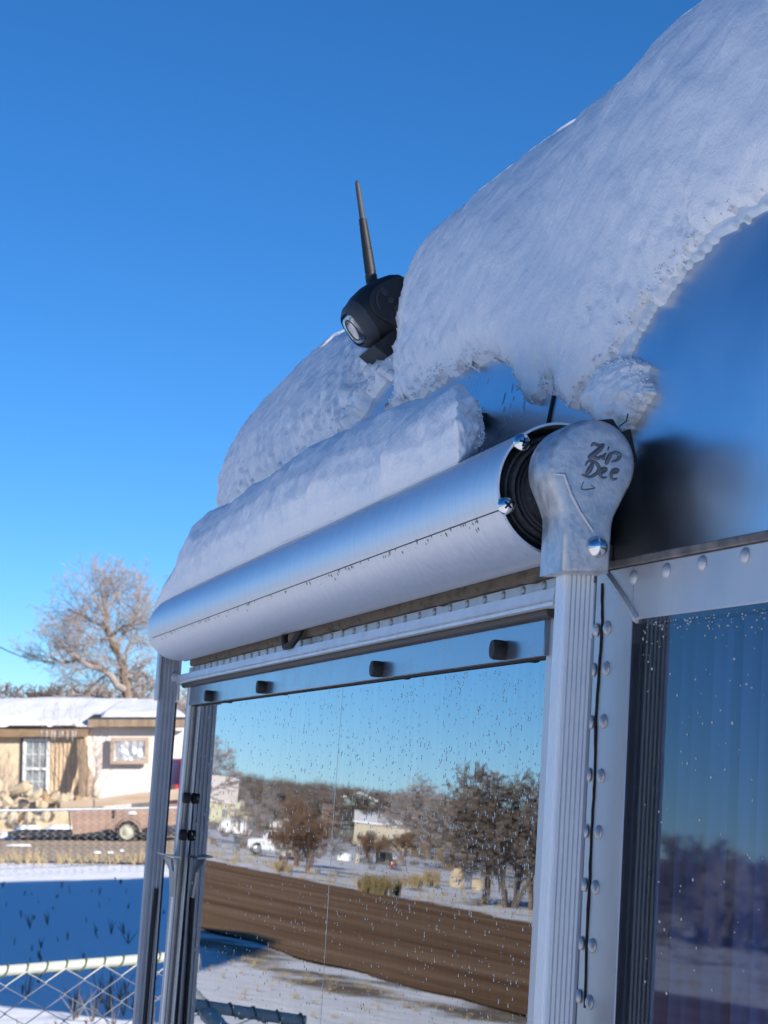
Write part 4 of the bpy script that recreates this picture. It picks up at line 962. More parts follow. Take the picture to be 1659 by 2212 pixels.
# ------------------------------------------------------------------ wooden utility trailer, vehicles
def wheel(T, c, ax, r, w, rim='rim_cream'):
    ax = V(ax).normalized(); b = MB(); b.lathe(V(c) - ax * w / 2, ax, [(0, r * .66), (0, r * .9), (w * .18, r), (w * .82, r), (w, r * .9), (w, r * .70), (w * .5, r * .66)], 28, cap=False); t = b.obj('wheel', 'tyre', T)
    b = MB(); b.lathe(V(c) + ax * (w * .30), ax, [(-w * .5, r * .66), (w * .12, r * .68), (w * .15, r * .62), (w * .02, r * .55), (w * .10, r * .34), (w * .16, r * .20), (w * .22, r * .17), (w * .22, r * .01)], 24); b.obj('rim', rim, t)
def utility_trailer():
    Y = 40.2; g = lambda X_, Y_: (X_ * .248, 1481 + Y_ * .248); P = lambda X_, Y_, d=0.: at_depth(*g(X_, Y_), Y + d)
    c = P(1000, 1300); T = thing('utility_trailer', (c.x, Y + .6, 0), 'weathered plywood utility trailer parked behind the far chain link fence', 'trailer')
    W_ = 1.5
    lo = [P(632, 1300), P(880, 1268), P(985, 1165), P(1000, 1120), P(1000, 1078), P(615, 1096)]
    b = MB(); b.prism(lo, V((0, .03, 0))); b.obj('side_panel', 'wood_panel', T, ang=20)
    lo2 = [P(1006, 1120), P(1100, 1108), P(1215, 1160), P(1225, 1215), P(1640, 1205), P(1640, 1020), P(1006, 1076)]
    b = MB(); b.prism(lo2, V((0, .03, 0))); b.obj('side_panel', 'wood_panel', T, ang=20)
    b = MB(); b.prism([P(525, 1066, .02), P(820, 1060, .02), P(820, 985, .02), P(525, 1012, .02)], V((0, .03, 0))); b.obj('top_board', 'wood_old', T)
    b = MB(); b.prism([P(825, 1060, -.01), P(1330, 1012, -.01), P(1640, 985, -.01), P(1640, 890, -.01), P(1330, 922, -.01), P(825, 985, -.01)], V((0, .03, 0))); b.obj('top_board', 'wood_old', T)
    lo3 = [P(620, 1100, W_), P(1640, 1020, W_), P(1640, 1205, W_), P(632, 1300, W_)]; b = MB(); b.prism(lo3, V((0, .03, 0))); b.obj('side_panel', 'wood_panel', T)
    b = MB(); q = [P(500, 1096, .05), P(612, 1096, .0), P(625, 1300, 0), P(520, 1290, .05)]; b.prism([P(610, 1100, .05), P(622, 1300, .05), P(622, 1300, W_), P(610, 1100, W_)], V((-.03, 0, 0))); b.obj('tailgate', 'steel_dark', T)
    b = MB(); b.box(P(1000, 1280, .75), V((2.0, 0, 0)), V((0, .72, 0)), V((0, 0, .04))); b.obj('bed', 'steel_dark', T)
    b = MB(); b.tube([P(1005, 1075, -.03), P(1005, 1150, -.03)], .03, 6); b.obj('stake', 'rust_metal', T)
    wc = P(1116, 1250, .05); wc.z = .215; wheel(T, wc - V((0, .10, 0)), (0, -1, 0), .215, .16); wheel(T, wc + V((0, W_ + .1, 0)), (0, 1, 0), .215, .16)
    b = MB(); fr = []
    for a in range(0, 185, 12): fr.append([wc + V((cos(radians(a)) * r, y, sin(radians(a)) * r)) for r, y in ((.245, -.19), (.265, -.19), (.265, .06), (.245, .06))])
    b.rings(fr); b.obj('fender', 'rust_metal', T)
    b = MB(); b.tube([wc + V((0, -.05, 0)), wc + V((0, W_, 0))], .035, 8); b.obj('axle', 'steel_dark', T)
    b = MB(); p = P(1640, 1250, .75); b.tube([p, p + V((1.3, 0, -.05))], .04, 6); b.obj('drawbar', 'steel_dark', T)
    b = MB(); s_ = P(1145, 1118, -.05); b.lathe(s_, Z, [(0, .10), (.03, .09), (.05, .05), (.055, .01)], 10); b.obj('fender_snow', 'far_snow', T)
utility_trailer()
def car(name, loc, rz, L, Wd, H, paint, label, cat, kind='suv', sc=1.):
    T = thing(name, loc, label, cat, None, rz); M0 = Matrix.Translation(V(loc)) @ Matrix.Rotation(rz, 4, 'Z')
    f = lambda x, y, z: M0 @ V((x * L, y * Wd, z * H))
    prof_ = {'suv': [(-.5, .28), (-.5, .56), (-.485, .64), (-.47, .95), (-.44, 1.), (.08, 1.), (.14, .97), (.24, .64), (.46, .57), (.5, .48), (.5, .25)],
             'sedan': [(-.5, .26), (-.5, .55), (-.46, .66), (-.33, .70), (-.22, .95), (-.17, 1.), (.04, 1.), (.09, .96), (.22, .68), (.44, .60), (.5, .50), (.5, .24)],
             'pickup': [(-.5, .34), (-.5, .62), (-.10, .62), (-.08, .95), (-.05, 1.), (.10, 1.), (.14, .96), (.22, .66), (.46, .60), (.5, .52), (.5, .30)]}[kind]
    def arch(c, r=.085):
        rr = .37 * H / L * .5
        return [(c + rr * cos(radians(a)) * 1.05, .22 + .25 * sin(radians(a))) for a in range(0, 181, 20)]
    out = prof_ + [(.45, .22)] + arch(.32)[0:] + arch(-.32)[0:] + [(-.47, .22)]
    b = MB(); top = .72
    rs = []
    for y, ins in ((-.5, .985), (-.47, 1.), (.47, 1.), (.5, .985)):
        rs.append([f(x * ins, y * (1. if z < .6 else mix(1., .84, (z - .6) / .4)), .5 + (z - .5) * ins) for x, z in out])
    b.rings(rs); body = b.obj('body', paint, T, ang=35)
    belt, roof = .66, .94
    for sy in (-1, 1):
        for x0, x1, a, c in {'suv': ((-.45, -.24, 0, 0), (-.22, -.02, 0, 0), (0., .17, 0, -.06)), 'sedan': ((-.24, -.06, .06, 0), (-.05, .16, 0, -.07)), 'pickup': ((-.07, .15, .01, -.05),)}[kind]:
            y = sy * .5; ys = lambda z: y * mix(1., .84, max(0, z - .6) / .4) + sy * .004
            bb = MB(); q = [f(x0, ys(belt), belt), f(x1, ys(belt), belt), f(x1 + c, ys(roof), roof), f(x0 + a, ys(roof), roof)]; bb.prism(q, M0.to_3x3() @ V((0, sy * .006, 0))); bb.obj('side_window', 'car_glass', body)
        for x in (-.32, .32):
            wheel(T, M0 @ V((x * L, sy * (Wd / 2 - .09), .2 * H + .02)), M0.to_3x3() @ V((0, sy, 0)), .2 * H + .02, .2, 'galvanised')
        bb = MB(); bb.box(f(-.497, sy * .42, .56), M0.to_3x3() @ V((.03, 0, 0)), M0.to_3x3() @ V((0, .13, 0)), V((0, 0, .09 * H))); bb.obj('tail_lamp', 'red_lamp', body)
        bb = MB(); bb.box(f(.492, sy * .36, .50), M0.to_3x3() @ V((.03, 0, 0)), M0.to_3x3() @ V((0, .15, 0)), V((0, 0, .05 * H))); bb.obj('headlamp', 'window_glass', body)
    fx = {'suv': (.15, .235), 'sedan': (.10, .215), 'pickup': (.15, .215)}[kind]
    bb = MB(); bb.prism([f(fx[1] + .004, -.40, .67), f(fx[1] + .004, .40, .67), f(fx[0] + .003, .38, .95), f(fx[0] + .003, -.38, .95)], M0.to_3x3() @ V((.008, 0, .004))); bb.obj('windscreen', 'car_glass', body)
    for x in (-.505, .505):
        bb = MB(); bb.box(f(x, 0, .31), M0.to_3x3() @ V((.05, 0, 0)), M0.to_3x3() @ V((0, Wd * .47, 0)), V((0, 0, .05 * H))); bb.obj('bumper', 'steel_dark', body)
    return T
p = at_depth(355, 1700, 45.6)
car('parked_suv', (p.x + 1.75, 46.9, 0), radians(24), 3.9, 1.6, 1.62, 'red_paint', 'dark red sport utility vehicle half hidden behind far awning arm', 'car', 'suv')
p = at_depth(287, 1700, 49.6)
car('parked_car', (p.x + 1.55, 50.4, 0), pi, 3.2, 1.3, 1.15, 'grey_paint', 'small grey car parked close before the white house wall', 'car', 'sedan')

# ------------------------------------------------------------------ chain link fences
def chain_fence(name, p0, p1, H, pitch, wr, rail_r, label, wires_as_parts, rail_m, ties, post_at=()):
    p0, p1 = V(p0), V(p1); d = (p1 - p0); L = d.length; d.normalize(); nrm = d.cross(Z)
    T = thing(name, (p0 + p1) / 2, label, 'fence', None)
    b = MB(); b.tube([p0 + Z * H, (p0 + p1) / 2 + Z * H, p1 + Z * H], rail_r, 14); b.obj('top_rail', rail_m, T)
    for t in post_at:
        b = MB(); q = p0.lerp(p1, t); b.tube([q - Z * .1, q + Z * (H - rail_r)], rail_r * 1.15, 12); b.obj('post', rail_m, T)
    n = int(H / pitch)
    def zig(o, ph):
        pts = []
        for i in range(2 * n + 1):
            k = 1 if (i + ph) % 2 else -1; x = (pitch / 2) * k * 1.03
            pts.append(o + d * x + Z * (H - rail_r * .3 - i * pitch * .56) + nrm * (rail_r * 1.02 + wr * k))
        return [p for p in pts if p.z > .01 + o.z * 0]
    cnt = int(L / pitch); allb = MB()
    if wires_as_parts:
        mes = []
        for ph in (0, 1): b = MB(); b.tube(zig(V((0, 0, 0)), ph), wr, 6); mes.append(b.mesh('wire', 'fence_wire', recalc=False))
        for i in range(cnt): link('wire', mes[i % 2], Matrix.Translation(p0 + d * (i + .5) * pitch), T)
        b = MB(); b.tube([V((0, 0, 0)) + d * (pitch * (a / 360 - .5) * .9) + nrm * (rail_r + wr) * cos(radians(a)) + Z * ((rail_r + wr) * sin(radians(a))) for a in range(-60, 301, 24)], wr * 1.15, 6); tm = b.mesh('tie', 'tie_shadow_green', recalc=False)
        for i in range(cnt): link('tie', tm, Matrix.Translation(p0 + d * (i + .5) * pitch + Z * H), T)
    else:
        for i in range(cnt): allb.tube(zig(p0 + d * (i + .5) * pitch, i % 2), wr, 3, cap=False)
        tag(allb.obj('wire_mesh', 'fence_wire', T, recalc=False), None, kind='stuff')
    return T
q0, q1 = at_ground(0, 2098, 1.15), at_ground(335, 2070, 1.15); q0.z = q1.z = 0; dn = (q1 - q0).normalized()
pm0, pm1 = mirror_ground(399, 2112, 1.15), mirror_ground(480, 2205, 1.15)
fa = q0 - dn * .9; fb = q1 + dn * .55
chain_fence('near_fence', fa, fb, 1.15, .0605, .0023, .0145, 'pale green chain link fence in the near left corner', True, 'fence_paint', True, (0., 1.))
e0, e1 = at_depth(-60, 1752.5, 29.2), at_depth(470, 1739.5, 31.6); hr = e0.z
chain_fence('far_fence', (e0.x, e0.y, 0), (e1.x, e1.y, 0), .91, .066, .0022, .021, 'grey chain link fence in front of the far dirt street', False, 'galvanised', False, (0., 1.))
# terminal post with bands and the rail running from it (seen only in the mirrored pane)
T = thing('fence_end_post', (pm0.x, pm0.y, 0), 'white capped fence end post with tension bands mirrored at lower left', 'post')
b = MB(); b.lathe((pm0.x, pm0.y, -.1), Z, [(0, .033), (1.27, .033)], 16); b.obj('post', 'rust_metal', T)
b = MB(); b.lathe((pm0.x, pm0.y, 1.17), Z, [(0, .040), (.03, .041), (.05, .035), (.065, .018), (.07, .001)], 16); b.obj('cap', 'white_paint', T)
for z in (1.02, 1.065, 1.11): b = MB(); b.lathe((pm0.x, pm0.y, z), Z, [(0, .036), (.018, .036)], 16); b.obj('band', 'wood_old', T)
rd = (pm1 - pm0); rd.z = 0; rd.normalize(); b = MB(); b.tube([pm0 - Z * .02 + rd * .03, pm0 - Z * .02 + rd * 2.2], .021, 12); b.obj('rail', 'fence_paint', T)

# overhead wire at far left
b = MB(); a, c = at_depth(-60, 1362, 70), at_depth(118, 1432, 82); b.tube([a.lerp(c, t) - Z * .25 * sin(pi * t) for t in [k / 10 for k in range(11)]], .02, 5, cap=False)
tag(b.obj('overhead_wire', 'cable', None, recalc=False), 'thin dark overhead wire running down towards the cottonwood', 'wire')
# weeds in the snow of the yard
random.seed(12); b = MB()
def weed(c, h, n, lean=.4):
    for k in range(n):
        a = random.random() * 6.28; e = c + V((cos(a) * h * lean * random.random(), sin(a) * h * lean * random.random(), h * random.uniform(.5, 1))); m = c.lerp(e, .55) + V((random.uniform(-.2, .2) * h * .3, 0, 0))
        b.tube([c - Z * .02, m, e], [.004 + .001 * c.y / 10, .003 + .001 * c.y / 10, .0015], 3, cap=False)
for i in range(130):
    y = random.uniform(11, 29); x = y * random.uniform(-.22, -.06); weed(V((x, y, -.03)), random.uniform(.03, .11), random.randint(1, 5))
for x, y, h, n in ((160, 3640, .16, 10), (425, 3670, .14, 14), (470, 3930, .22, 30), (400, 3960, .16, 24), (500, 3985, .24, 24)):
    g = at_ground(x * .5486, y * .5486)
    for k in range(n // 4): weed(g + V((random.gauss(0, .25), random.gauss(0, .3), -.03)), h, 4, .7)
tag(b.obj('yard_weeds', 'grey_weed', None, recalc=False), 'dry dark weeds poking through the shaded snow', 'weeds', kind='stuff')
random.seed(13); b = MB()
for i in range(170):
    t = random.random(); x = mix(-9, -2.5, t); weed(V((x, 33.0 + random.uniform(-.5, .4), -.02)), random.uniform(.08, .30), 5, .5)
tag(b.obj('roadside_grass', 'dry_grass', None, recalc=False), 'dry yellow grass along the far street edge', 'grass', kind='stuff')
# snow patches on the street edge
for i, (x, y, w, h) in enumerate(((40, 1832, 60, 1.2), (130, 1796, 70, 3), (60, 1797, 60, 4), (380 * .55, 1848, 20, 1.6), (430 * .55, 1848, 18, 1.4), (262, 1844, 10, 2), (235, 1806, 20, 2.5), (20, 1815, 50, 1))):
    g = at_ground(x, y); k = g.y / 4400; b = MB(); n = 22; r = [V((cos(2 * pi * j / n) * w * k * .5 * (1 + .3 * fbm((j * .9, i, 0))), sin(2 * pi * j / n) * h * k * 9 * (1 + .3 * fbm((j * .9, i, 3))), 0)) for j in range(n)]
    b.rings([[g + q + Z * .02 for q in r], [g + q * .85 + Z * (.06 if y > 1820 else .10) for q in r], [g + q * .5 + Z * (.075 if y > 1820 else .15) for q in r]]); o = b.obj('snow_patch', 'far_snow', None)
    tag(o, ('thin snow strip on the far dirt street', 'snow heap left below the utility trailer tailgate', 'snow heap before the boulder wall', 'small snow patch mid street below utility trailer', 'small snow patch right of another mid street', 'tiny snow lump near the far awning arm', 'snow patch beside the utility trailer wheel', 'thin snow line at the far left of the street')[i], 'snow', 'leftover snow on the far street')

# ------------------------------------------------------------------ unseen building added to cast the shadow over the yard, white for bounce
def shadow_barn():
    o = V((2.8, 12.5, 0)); e1 = V((.9, .44, 0)).normalized(); e2 = V((.44, -.9, 0)).normalized(); Wd, L, he, hr_ = 6.0, 9.5, 7.8, 8.7
    T = thing('shadow_barn', o + e1 * L / 2 + e2 * Wd / 2, 'unseen tall white building added to cast the yard shadow', 'shadow_barn')
    P = lambda a, c, z: o + e1 * a + e2 * c + Z * z
    b = MB(); g = [(0, 0), (Wd, 0), (Wd, he), (Wd * .82, hr_ - .45), (Wd / 2, hr_), (Wd * .18, hr_ - .45), (0, he)]
    b.rings([[P(0, c, z - .1 if z == 0 else z) for c, z in g], [P(L, c, z - .1 if z == 0 else z) for c, z in g]]); b.obj('wall', 'white_paint', T, sm=False)
    for (c0, z0), (c1, z1) in (((-.2, he - .15), (Wd * .18, hr_ - .42)), ((Wd * .18, hr_ - .42), (Wd / 2, hr_ + .03)), ((Wd / 2, hr_ + .03), (Wd * .82, hr_ - .42)), ((Wd * .82, hr_ - .42), (Wd + .2, he - .15))):
        b = MB(); b.rings([[P(a, c0, z0 + .03), P(a, c1, z1 + .03), P(a, c1, z1 + .12), P(a, c0, z0 + .12)] for a in (-.3, L + .3)]); b.obj('roof', 'far_snow', T, sm=False)
    for a in (2, 5, 8): b = MB(); b.box(P(a, Wd + .03, 1.4), e1 * .6, e2 * .03, Z * .8); b.obj('window', 'window_glass', T)
    b = MB(); b.box(P(-.03, Wd / 2, 1.4), e1 * .03, e2 * 1.1, Z * 1.4); b.obj('door', 'wood_plank', T)
shadow_barn()

# ------------------------------------------------------------------ the street side mirrored in the pane
def mdir(px, py):
    g = mirror_ground(px, py); d = V((g.x, g.y, 0)).normalized(); return g, d, V((-d.y, d.x, 0)), hypot(g.x, g.y) / 4400   # base, away, image-right, metres per px
def m_house(name, px0, px1, py, wall_h, roof_h, depth, wm, label, cat, eave=True, roofm='far_snow', win=()):
    g, d, r, k = mdir((px0 + px1) / 2, py); w = (px1 - px0) * k; h = wall_h * k; rh = roof_h * k
    T = thing(name, g, label, cat); P = lambda x, y, z: g + r * x + d * y + Z * z
    b = MB(); b.hexa([P(-w / 2, 0, -.1), P(w / 2, 0, -.1), P(w / 2, depth, -.1), P(-w / 2, depth, -.1), P(-w / 2, 0, h), P(w / 2, 0, h), P(w / 2, depth, h), P(-w / 2, depth, h)]); wl = b.obj('wall', wm, T, sm=False)
    b = MB(); ov = .18
    if eave: b.rings([[P(x, -ov, h), P(x, -ov, h + .12), P(x, depth / 2, h + rh), P(x, depth + ov, h + .12), P(x, depth + ov, h)] for x in (-w / 2 - ov, w / 2 + ov)])
    else: b.rings([[P(-w / 2 - ov, y, h), P(-w / 2 - ov, y, h + .1), P(0, y, h + rh), P(w / 2 + ov, y, h + .1), P(w / 2 + ov, y, h)] for y in (-ov, depth + ov)])
    b.obj('roof', roofm, T, sm=False)
    if not eave:
        b = MB(); b.prism([P(-w / 2, -ov - .02, h), P(w / 2, -ov - .02, h), P(0, -ov - .02, h + rh * .92)], d * .05); b.obj('gable', wm, T, sm=False)
    for x, z, ww, hh in win:
        b = MB(); b.box(P(x * w, -.02 - (ov if z > 1 else 0), z * h), r * ww * k, d * .04, Z * hh * k); b.obj('window', 'window_glass', wl)
    return T
m_house('yellow_house', 424, 500, 1776, 42, 58, 7., 'pale_yellow_siding', 'pale yellow house with snowy roof mirrored at left of the pane', 'house', True, 'white_stucco', win=((-.2, .5, 5, 8), (.25, .5, 5, 8)))
m_house('small_gable_house', 498, 546, 1776, 26, 30, 5., 'pale_yellow_siding', 'small grey gabled annex mirrored right of the yellow house', 'house', False, 'green_grey_metal')
m_house('white_shed', 583, 640, 1792, 40, 8, 3., 'white_paint', 'small white shed mirrored behind brown brush', 'shed', True, 'far_snow', win=((-.1, .5, 3, 10), (.2, .5, 3, 12)))
m_house('tall_metal_shed', 733, 800, 1812, 84, 16, 3., 'green_grey_metal', 'tall grey green metal shed with one small upper window mirrored in pane', 'shed', False, 'far_snow', win=((.08, 1.03, 5, 6),))
m_house('rusty_lean_to', 690, 734, 1798, 46, 14, 2.6, 'rust_metal', 'rusty lean-to mirrored left of the tall metal shed', 'shed', True, 'rust_metal')
m_house('cream_house', 762, 908, 1832, 46, 26, 5., 'cream_siding', 'long cream house with snowy roof mirrored in middle of pane', 'house', True, win=((-.25, .5, 7, 9), (.2, .5, 7, 9)))
g, d, r, k = mdir(568, 1848)
car('white_wagon', g + r * 22 * k + d * .6, atan2(-r.y, -r.x), 118 * k, 1.3, 56 * k, 'white_car_paint', 'old white wagon mirrored beside the dirt road', 'car', 'suv')
g, d, r, k = mdir(512, 1800); b = MB()
b.rings([[g + r * (cos(a) * 42 * k * f) + d * (sin(a) * 1.5 * f) + Z * z * k for a in [2 * pi * j / 20 for j in range(20)]] for f, z in ((1., 0), (.98, 12), (.8, 24), (.45, 30), (.1, 31))])
tag(b.obj('snow_covered_heap', 'far_snow', None), 'rounded heap buried in snow mirrored left of the wagon', 'heap')
# yard clutter beside the cream house
random.seed(31)
for i, (px, py, w, h, m, nm, lab) in enumerate(((745, 1858, 22, 22, 'far_snow', 'snow_heap', 'snow heap mirrored below the cream house left end'), (790, 1862, 30, 16, 'junk_dark', 'scrap_pile', 'dark scrap pile mirrored below the cream house'), (828, 1866, 26, 34, 'junk_dark', 'scrap_pile', 'tallest dark scrap pile mirrored above the red barrel'),
                                         (872, 1868, 40, 20, 'rust_metal', 'scrap_pile', 'rusty scrap pile mirrored right of the red barrel'), (846, 1876, 7, 16, 'red_lamp', 'barrel', 'small red barrel mirrored in the scrap yard'), (622, 1848, 26, 34, 'far_snow', 'snow_heap', 'snow heap mirrored right of the white wagon'),
                                         (660, 1852, 16, 24, 'junk_dark', 'scrap_pile', 'dark scrap pile mirrored behind red brown brush'), (770, 1864, 10, 22, 'cream_siding', 'crate', 'upright cream crate mirrored among the scrap'), (985, 1915, 34, 40, 'stone_tan', 'boulder', 'big tan boulder mirrored left of the dark thicket'), (1030, 1922, 26, 26, 'stone_tan', 'boulder', 'lower tan boulder mirrored beside the dark thicket'),
                                         (820, 1852, 60, 14, 'far_snow', 'snow_heap', 'long snow heap mirrored behind the scrap piles'), (452, 1822, 26, 20, 'rust_metal', 'dirt_mound', 'orange brown dirt mound mirrored beside the reflected arm'))):
    g, d, r, k = mdir(px, py); b = MB(); n = 9
    for q in range(1 if nm in ('barrel', 'crate', 'boulder') else 4):
        ox = 0 if nm in ('barrel', 'crate', 'boulder') else random.uniform(-.5, .5) * w * k; f0 = 1 if ox == 0 else random.uniform(.45, .8)
        c = g + r * ox + d * random.uniform(0, .6)
        b.rings([[c + (r * cos(2 * pi * j / n) + d * sin(2 * pi * j / n)) * (w * k * .5 * f * f0 * (1 if m == 'red_lamp' else random.uniform(.8, 1.15))) + Z * (z * h * k * f0 - .03) for j in range(n)] for f, z in ((1, 0), (1.0, .4), (.85, .8), (.5, 1.))])
    tag(b.obj(nm, m, None, ang=30), lab, nm.split('_')[-1])
# trees mirrored in the pane: (base px, base y, top y, width factor, meshes, label)
for px, py, yt, w, ms, lab in ((440, 1815, 1585, 1.0, T_A, 'bare tree with sweeping twigs mirrored at the left of the pane'), (525, 1830, 1720, .7, T_B, 'bare tree mirrored before the small annex'), (560, 1800, 1700, .9, T_B, 'bare tree mirrored left of the white shed'),
                               (612, 1880, 1750, .6, T_R, 'red brown brush mirrored right of the white wagon'), (640, 1868, 1712, .6, T_R, 'tall red brown brush mirrored before the white shed'), (664, 1885, 1765, .6, T_R, 'dense red brown brush mirrored left of the scrap'), (668, 1775, 1678, 1.2, T_A, 'small round topped tree mirrored on the far ridge'),
                               (570, 1790, 1705, 1.2, T_C, 'dark thicket mirrored behind the white shed'), (690, 1790, 1722, 1.0, T_C, 'dark thicket mirrored left of the tall metal shed'), (830, 1830, 1715, 1.5, T_C, 'dark brush mirrored behind the cream house'), (898, 1850, 1672, 1.3, T_A, 'bare spreading tree mirrored at the cream house right end'), (930, 1855, 1700, 1.4, T_B, 'bare tree mirrored right of the cream house'),
                               (975, 1880, 1690, 1.2, T_B, 'bare brushy tree mirrored left of the dark thicket'), (1045, 1950, 1668, .85, T_A, 'tall bare trunk mirrored at left of the dark thicket'), (1100, 1958, 1662, .85, T_C, 'large dark thicket mirrored at right of the pane'), (1152, 1962, 1720, .6, T_B, 'dark thicket mirrored beside the near awning arm'),
                               (795, 1862, 1795, 1.2, T_R, 'short brown shrub mirrored before the cream house wall'), (868, 1858, 1790, 1.2, T_R, 'short brown shrub mirrored at cream house right wall')):
    g, d, r, k = mdir(px, py); zm = max(v.co.z for v in ms[1].vertices); sc = (py - yt) * k / zm
    plant('bare_tree' if ms in (T_A, T_B) else 'leafless_shrub', ms, g, px * .37, (sc * w, sc), lab, 'tree' if ms in (T_A, T_B) else 'shrub', 'leafless growth mirrored in the pane')
def tuft(b, c, w, h, n, rng, th):
    for q in range(n):
        a = rng.random() * 6.28; e = c + V((cos(a) * w * rng.random(), sin(a) * w * rng.random(), h * rng.uniform(.45, 1.)))
        p = c + V((cos(a) * w * .3 * rng.random(), sin(a) * w * .3 * rng.random(), 0)); b.tube([p, p.lerp(e, .5) + V((rng.gauss(0, .08) * w, rng.gauss(0, .08) * w, 0)), e], [th, th * .8, th * .3], 3, cap=False)
rng = random.Random(77)
for px, py, w, h, m, lab in ((800, 1930, 46, 44, 'ochre_brush', 'wide ochre brush clump mirrored at the road edge'), (838, 1934, 40, 46, 'ochre_brush', 'dark ochre brush clump mirrored right beside a wider one'), (890, 1918, 34, 32, 'dry_grass', 'yellow green brush clump mirrored between ochre brush and boulder'), (930, 1914, 28, 36, 'dry_grass', 'pale grass clump mirrored left of the tan boulder'), (610, 1885, 30, 24, 'dry_grass', 'pale grass clump mirrored at road edge under red brown brush')):
    g, d, r, k = mdir(px, py); b = MB()
    for q in range(9): tuft(b, g + r * rng.uniform(-.5, .5) * w * k + d * rng.uniform(-.4, .4), w * k * .35, h * k, 70, rng, .006)
    tag(b.obj('brush_clump', m, None, recalc=False), lab, 'brush', 'brush clumps mirrored along the road')
# scrub on the far fields and hillside
b = MB()
for i in range(1500):
    az = radians(rng.uniform(-37, -21.5)); R = mix(75, 480, rng.random() ** .8); x, y = R * sin(az), R * cos(az)
    if x > -26: continue
    tuft(b, V((x, y, terrain(x, y) - .05)), R * .0045, R * rng.uniform(.0022, .0060), 12, rng, R * .00013)
for i in range(500):
    az = radians(rng.uniform(-57, -45)); R = mix(46, 150, rng.random()); x, y = R * sin(az), R * cos(az)
    tuft(b, V((x, y, -.05)), R * .006, R * rng.uniform(.002, .007), 12, rng, R * .00016)
tag(b.obj('hillside_scrub', 'dark_twig', None, recalc=False), 'leafless brown scrub scattered over far fields and hillside', 'scrub', kind='stuff')
b = MB()
for i in range(900):
    y = rng.uniform(10, 95); x = flx(y) - abs(rng.gauss(0, 1)) * 5 - .3; tuft(b, V((x, y, -.04)), .14, rng.uniform(.08, .28), 7, rng, .006)
for i in range(260):
    y = rng.uniform(10, 32); x = -10.2 + abs(rng.gauss(0, 1)) * 1.3; tuft(b, V((x, y, -.04)), .10, rng.uniform(.03, .10), 5, rng, .004)
tag(b.obj('verge_grass', 'dry_grass', None, recalc=False), 'dry grass on the verges of the dirt road', 'grass', kind='stuff')
# utility pole and its wires on the ridge
g, d, r, k = mdir(797, 1790); T = thing('utility_pole', g, 'thin utility pole mirrored on the skyline above the tall shed', 'pole')
b = MB(); hp_ = (1790 - 1706) * k; b.tube([g - Z * .2, g + Z * hp_], [.13, .10], 8); b.obj('pole', 'wood_plank', T)
b = MB(); b.box(g + Z * (hp_ - .3), r * .8, d * .06, Z * .06); b.obj('crossarm', 'wood_plank', T)
for s_ in (-1, 1):
    b = MB(); a = g + Z * (hp_ - .2); c = a + r * s_ * 22 + d * (-3); b.tube([a.lerp(c, t) - Z * 1. * sin(pi * t) for t in [q / 8 for q in range(9)]], .03, 4, cap=False); b.obj('wire', 'cable', T, recalc=False)
# trees standing where the corner pane reflects
for i, (px, h, R, ms, w) in enumerate(((1462, 3.4, 66, T_C, .8), (1482, 3.0, 62, T_B, .7), (1510, 2.9, 66, T_C, .9), (1535, 2.6, 64, T_B, .7), (1552, 2.7, 70, T_C, .7), (1580, 2.2, 66, T_R, .8), (1605, 2.0, 64, T_C, .6), (1632, 1.6, 62, T_R, .7))):
    q = mirror2_dir(px, 1950); a = atan2(q.x, q.y); loc = V((R * sin(a), R * cos(a), 0)); zm = max(v.co.z for v in ms[1].vertices)
    plant('bare_tree', ms, loc, i * 1.1, (h / zm * w, h / zm), ('tallest dark tree', 'slim bare tree next to the tallest', 'broad dark tree', 'slim bare tree right of the broad one', 'second broad dark tree', 'reddish shrub', 'low dark tree', 'lowest reddish shrub')[i] + ' mirrored in the corner window', 'tree', 'trees mirrored in the corner window')

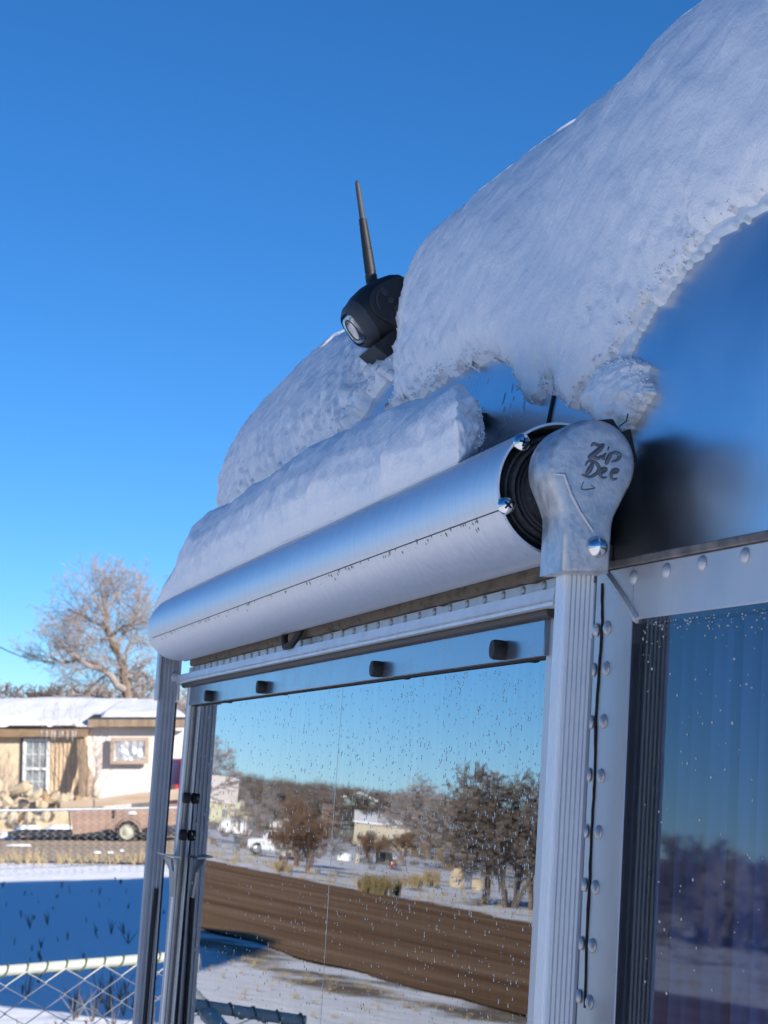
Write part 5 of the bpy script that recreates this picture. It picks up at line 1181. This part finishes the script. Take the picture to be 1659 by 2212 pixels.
# panel seam of the end cap running down between the snow tongues, and melt drops on the skin
bestu = min((ICR + .05 * k for k in range(200)), key=lambda u: abs(proj(body_pt(u, .12))[0] - 1180))
b = MB(); vv = [-.02 + .5 * k / 40 for k in range(41)]
b.rings([[body_pt(bestu + .0, v, .0012) + A * o for o in (-.0022, .0022)] + [body_pt(bestu, v, -.001) + A * o for o in (.0022, -.0022)] for v in vv]); b.obj('panel_seam', 'crack_black', trailer)
random.seed(41); b = MB()
for k in range(34):
    x = random.uniform(900, 1205); y = random.uniform(790, 930); best = None
    u = min((ICR + .1 * q for q in range(240)), key=lambda u: abs(proj(body_pt(u, .16))[0] - x)); v = min((.01 * q for q in range(45)), key=lambda v: abs(proj(body_pt(u, v))[1] - y))
    c = body_pt(u, v, .0002); n_ = (body_pt(u, v, .01) - body_pt(u, v)).normalized(); dn_ = (body_pt(u, v - .02) - body_pt(u, v)).normalized(); sd_ = n_.cross(dn_); r = random.uniform(.0005, .0012); l = random.uniform(1.5, 5)
    b.add([c + sd_ * r * cos(q * pi / 4) + dn_ * r * l * sin(q * pi / 4) for q in range(8)] + [c + sd_ * .5 * r * cos(q * pi / 4) + dn_ * .6 * r * l * sin(q * pi / 4) + n_ * r * .35 for q in range(8)], [(q, (q + 1) % 8, 8 + (q + 1) % 8, 8 + q) for q in range(8)] + [tuple(range(8, 16))])
tag(b.obj('melt_drops', 'polished_steel', trailer), 'melt water drops on the aluminium skin under the snow', kind='stuff')

# grime flecks under the slat joint of the case
random.seed(51); b = MB()
for k in range(110):
    s = mix(1.15, 2.6, random.random() ** 1.4); a_ = radians(199.6 + abs(random.gauss(0, 1)) * 3.2); r = random.uniform(.0003, .0011)
    q0 = cs_pt(s, a_, CR_ + .00015); dn_ = (cs_pt(s, a_ + .02, CR_) - cs_pt(s, a_, CR_)).normalized(); n_ = (cs_pt(s, a_, .05) - cs_pt(s, a_, .04)).normalized()
    b.add([q0 + A * r * 1.6 * cos(q * pi / 3) * random.uniform(.6, 1.2) + dn_ * r * sin(q * pi / 3) * random.uniform(.8, 2.2) for q in range(6)] + [q0 + n_ * .0001], [(q, (q + 1) % 6, 6) for q in range(6)])
tag(b.obj('grime_flecks', 'sealant', aw, recalc=False), None, kind='stuff')
# running gear of the trailer
for s_, sg in ((.42, -1), (3.32, 1)):
    for d_ in (2.9, 3.8): wheel(trailer, (A * s_ + B * (D0 + d_) + Z * .34), A * sg, .34, .2, 'galvanised')
b = MB()
for s_ in (1.2, 2.5): b.box(A * s_ + B * (D0 + 3.0) + Z * .41, A * .04, B * 2.6, Z * .05)
b.obj('chassis', 'steel_dark', trailer)
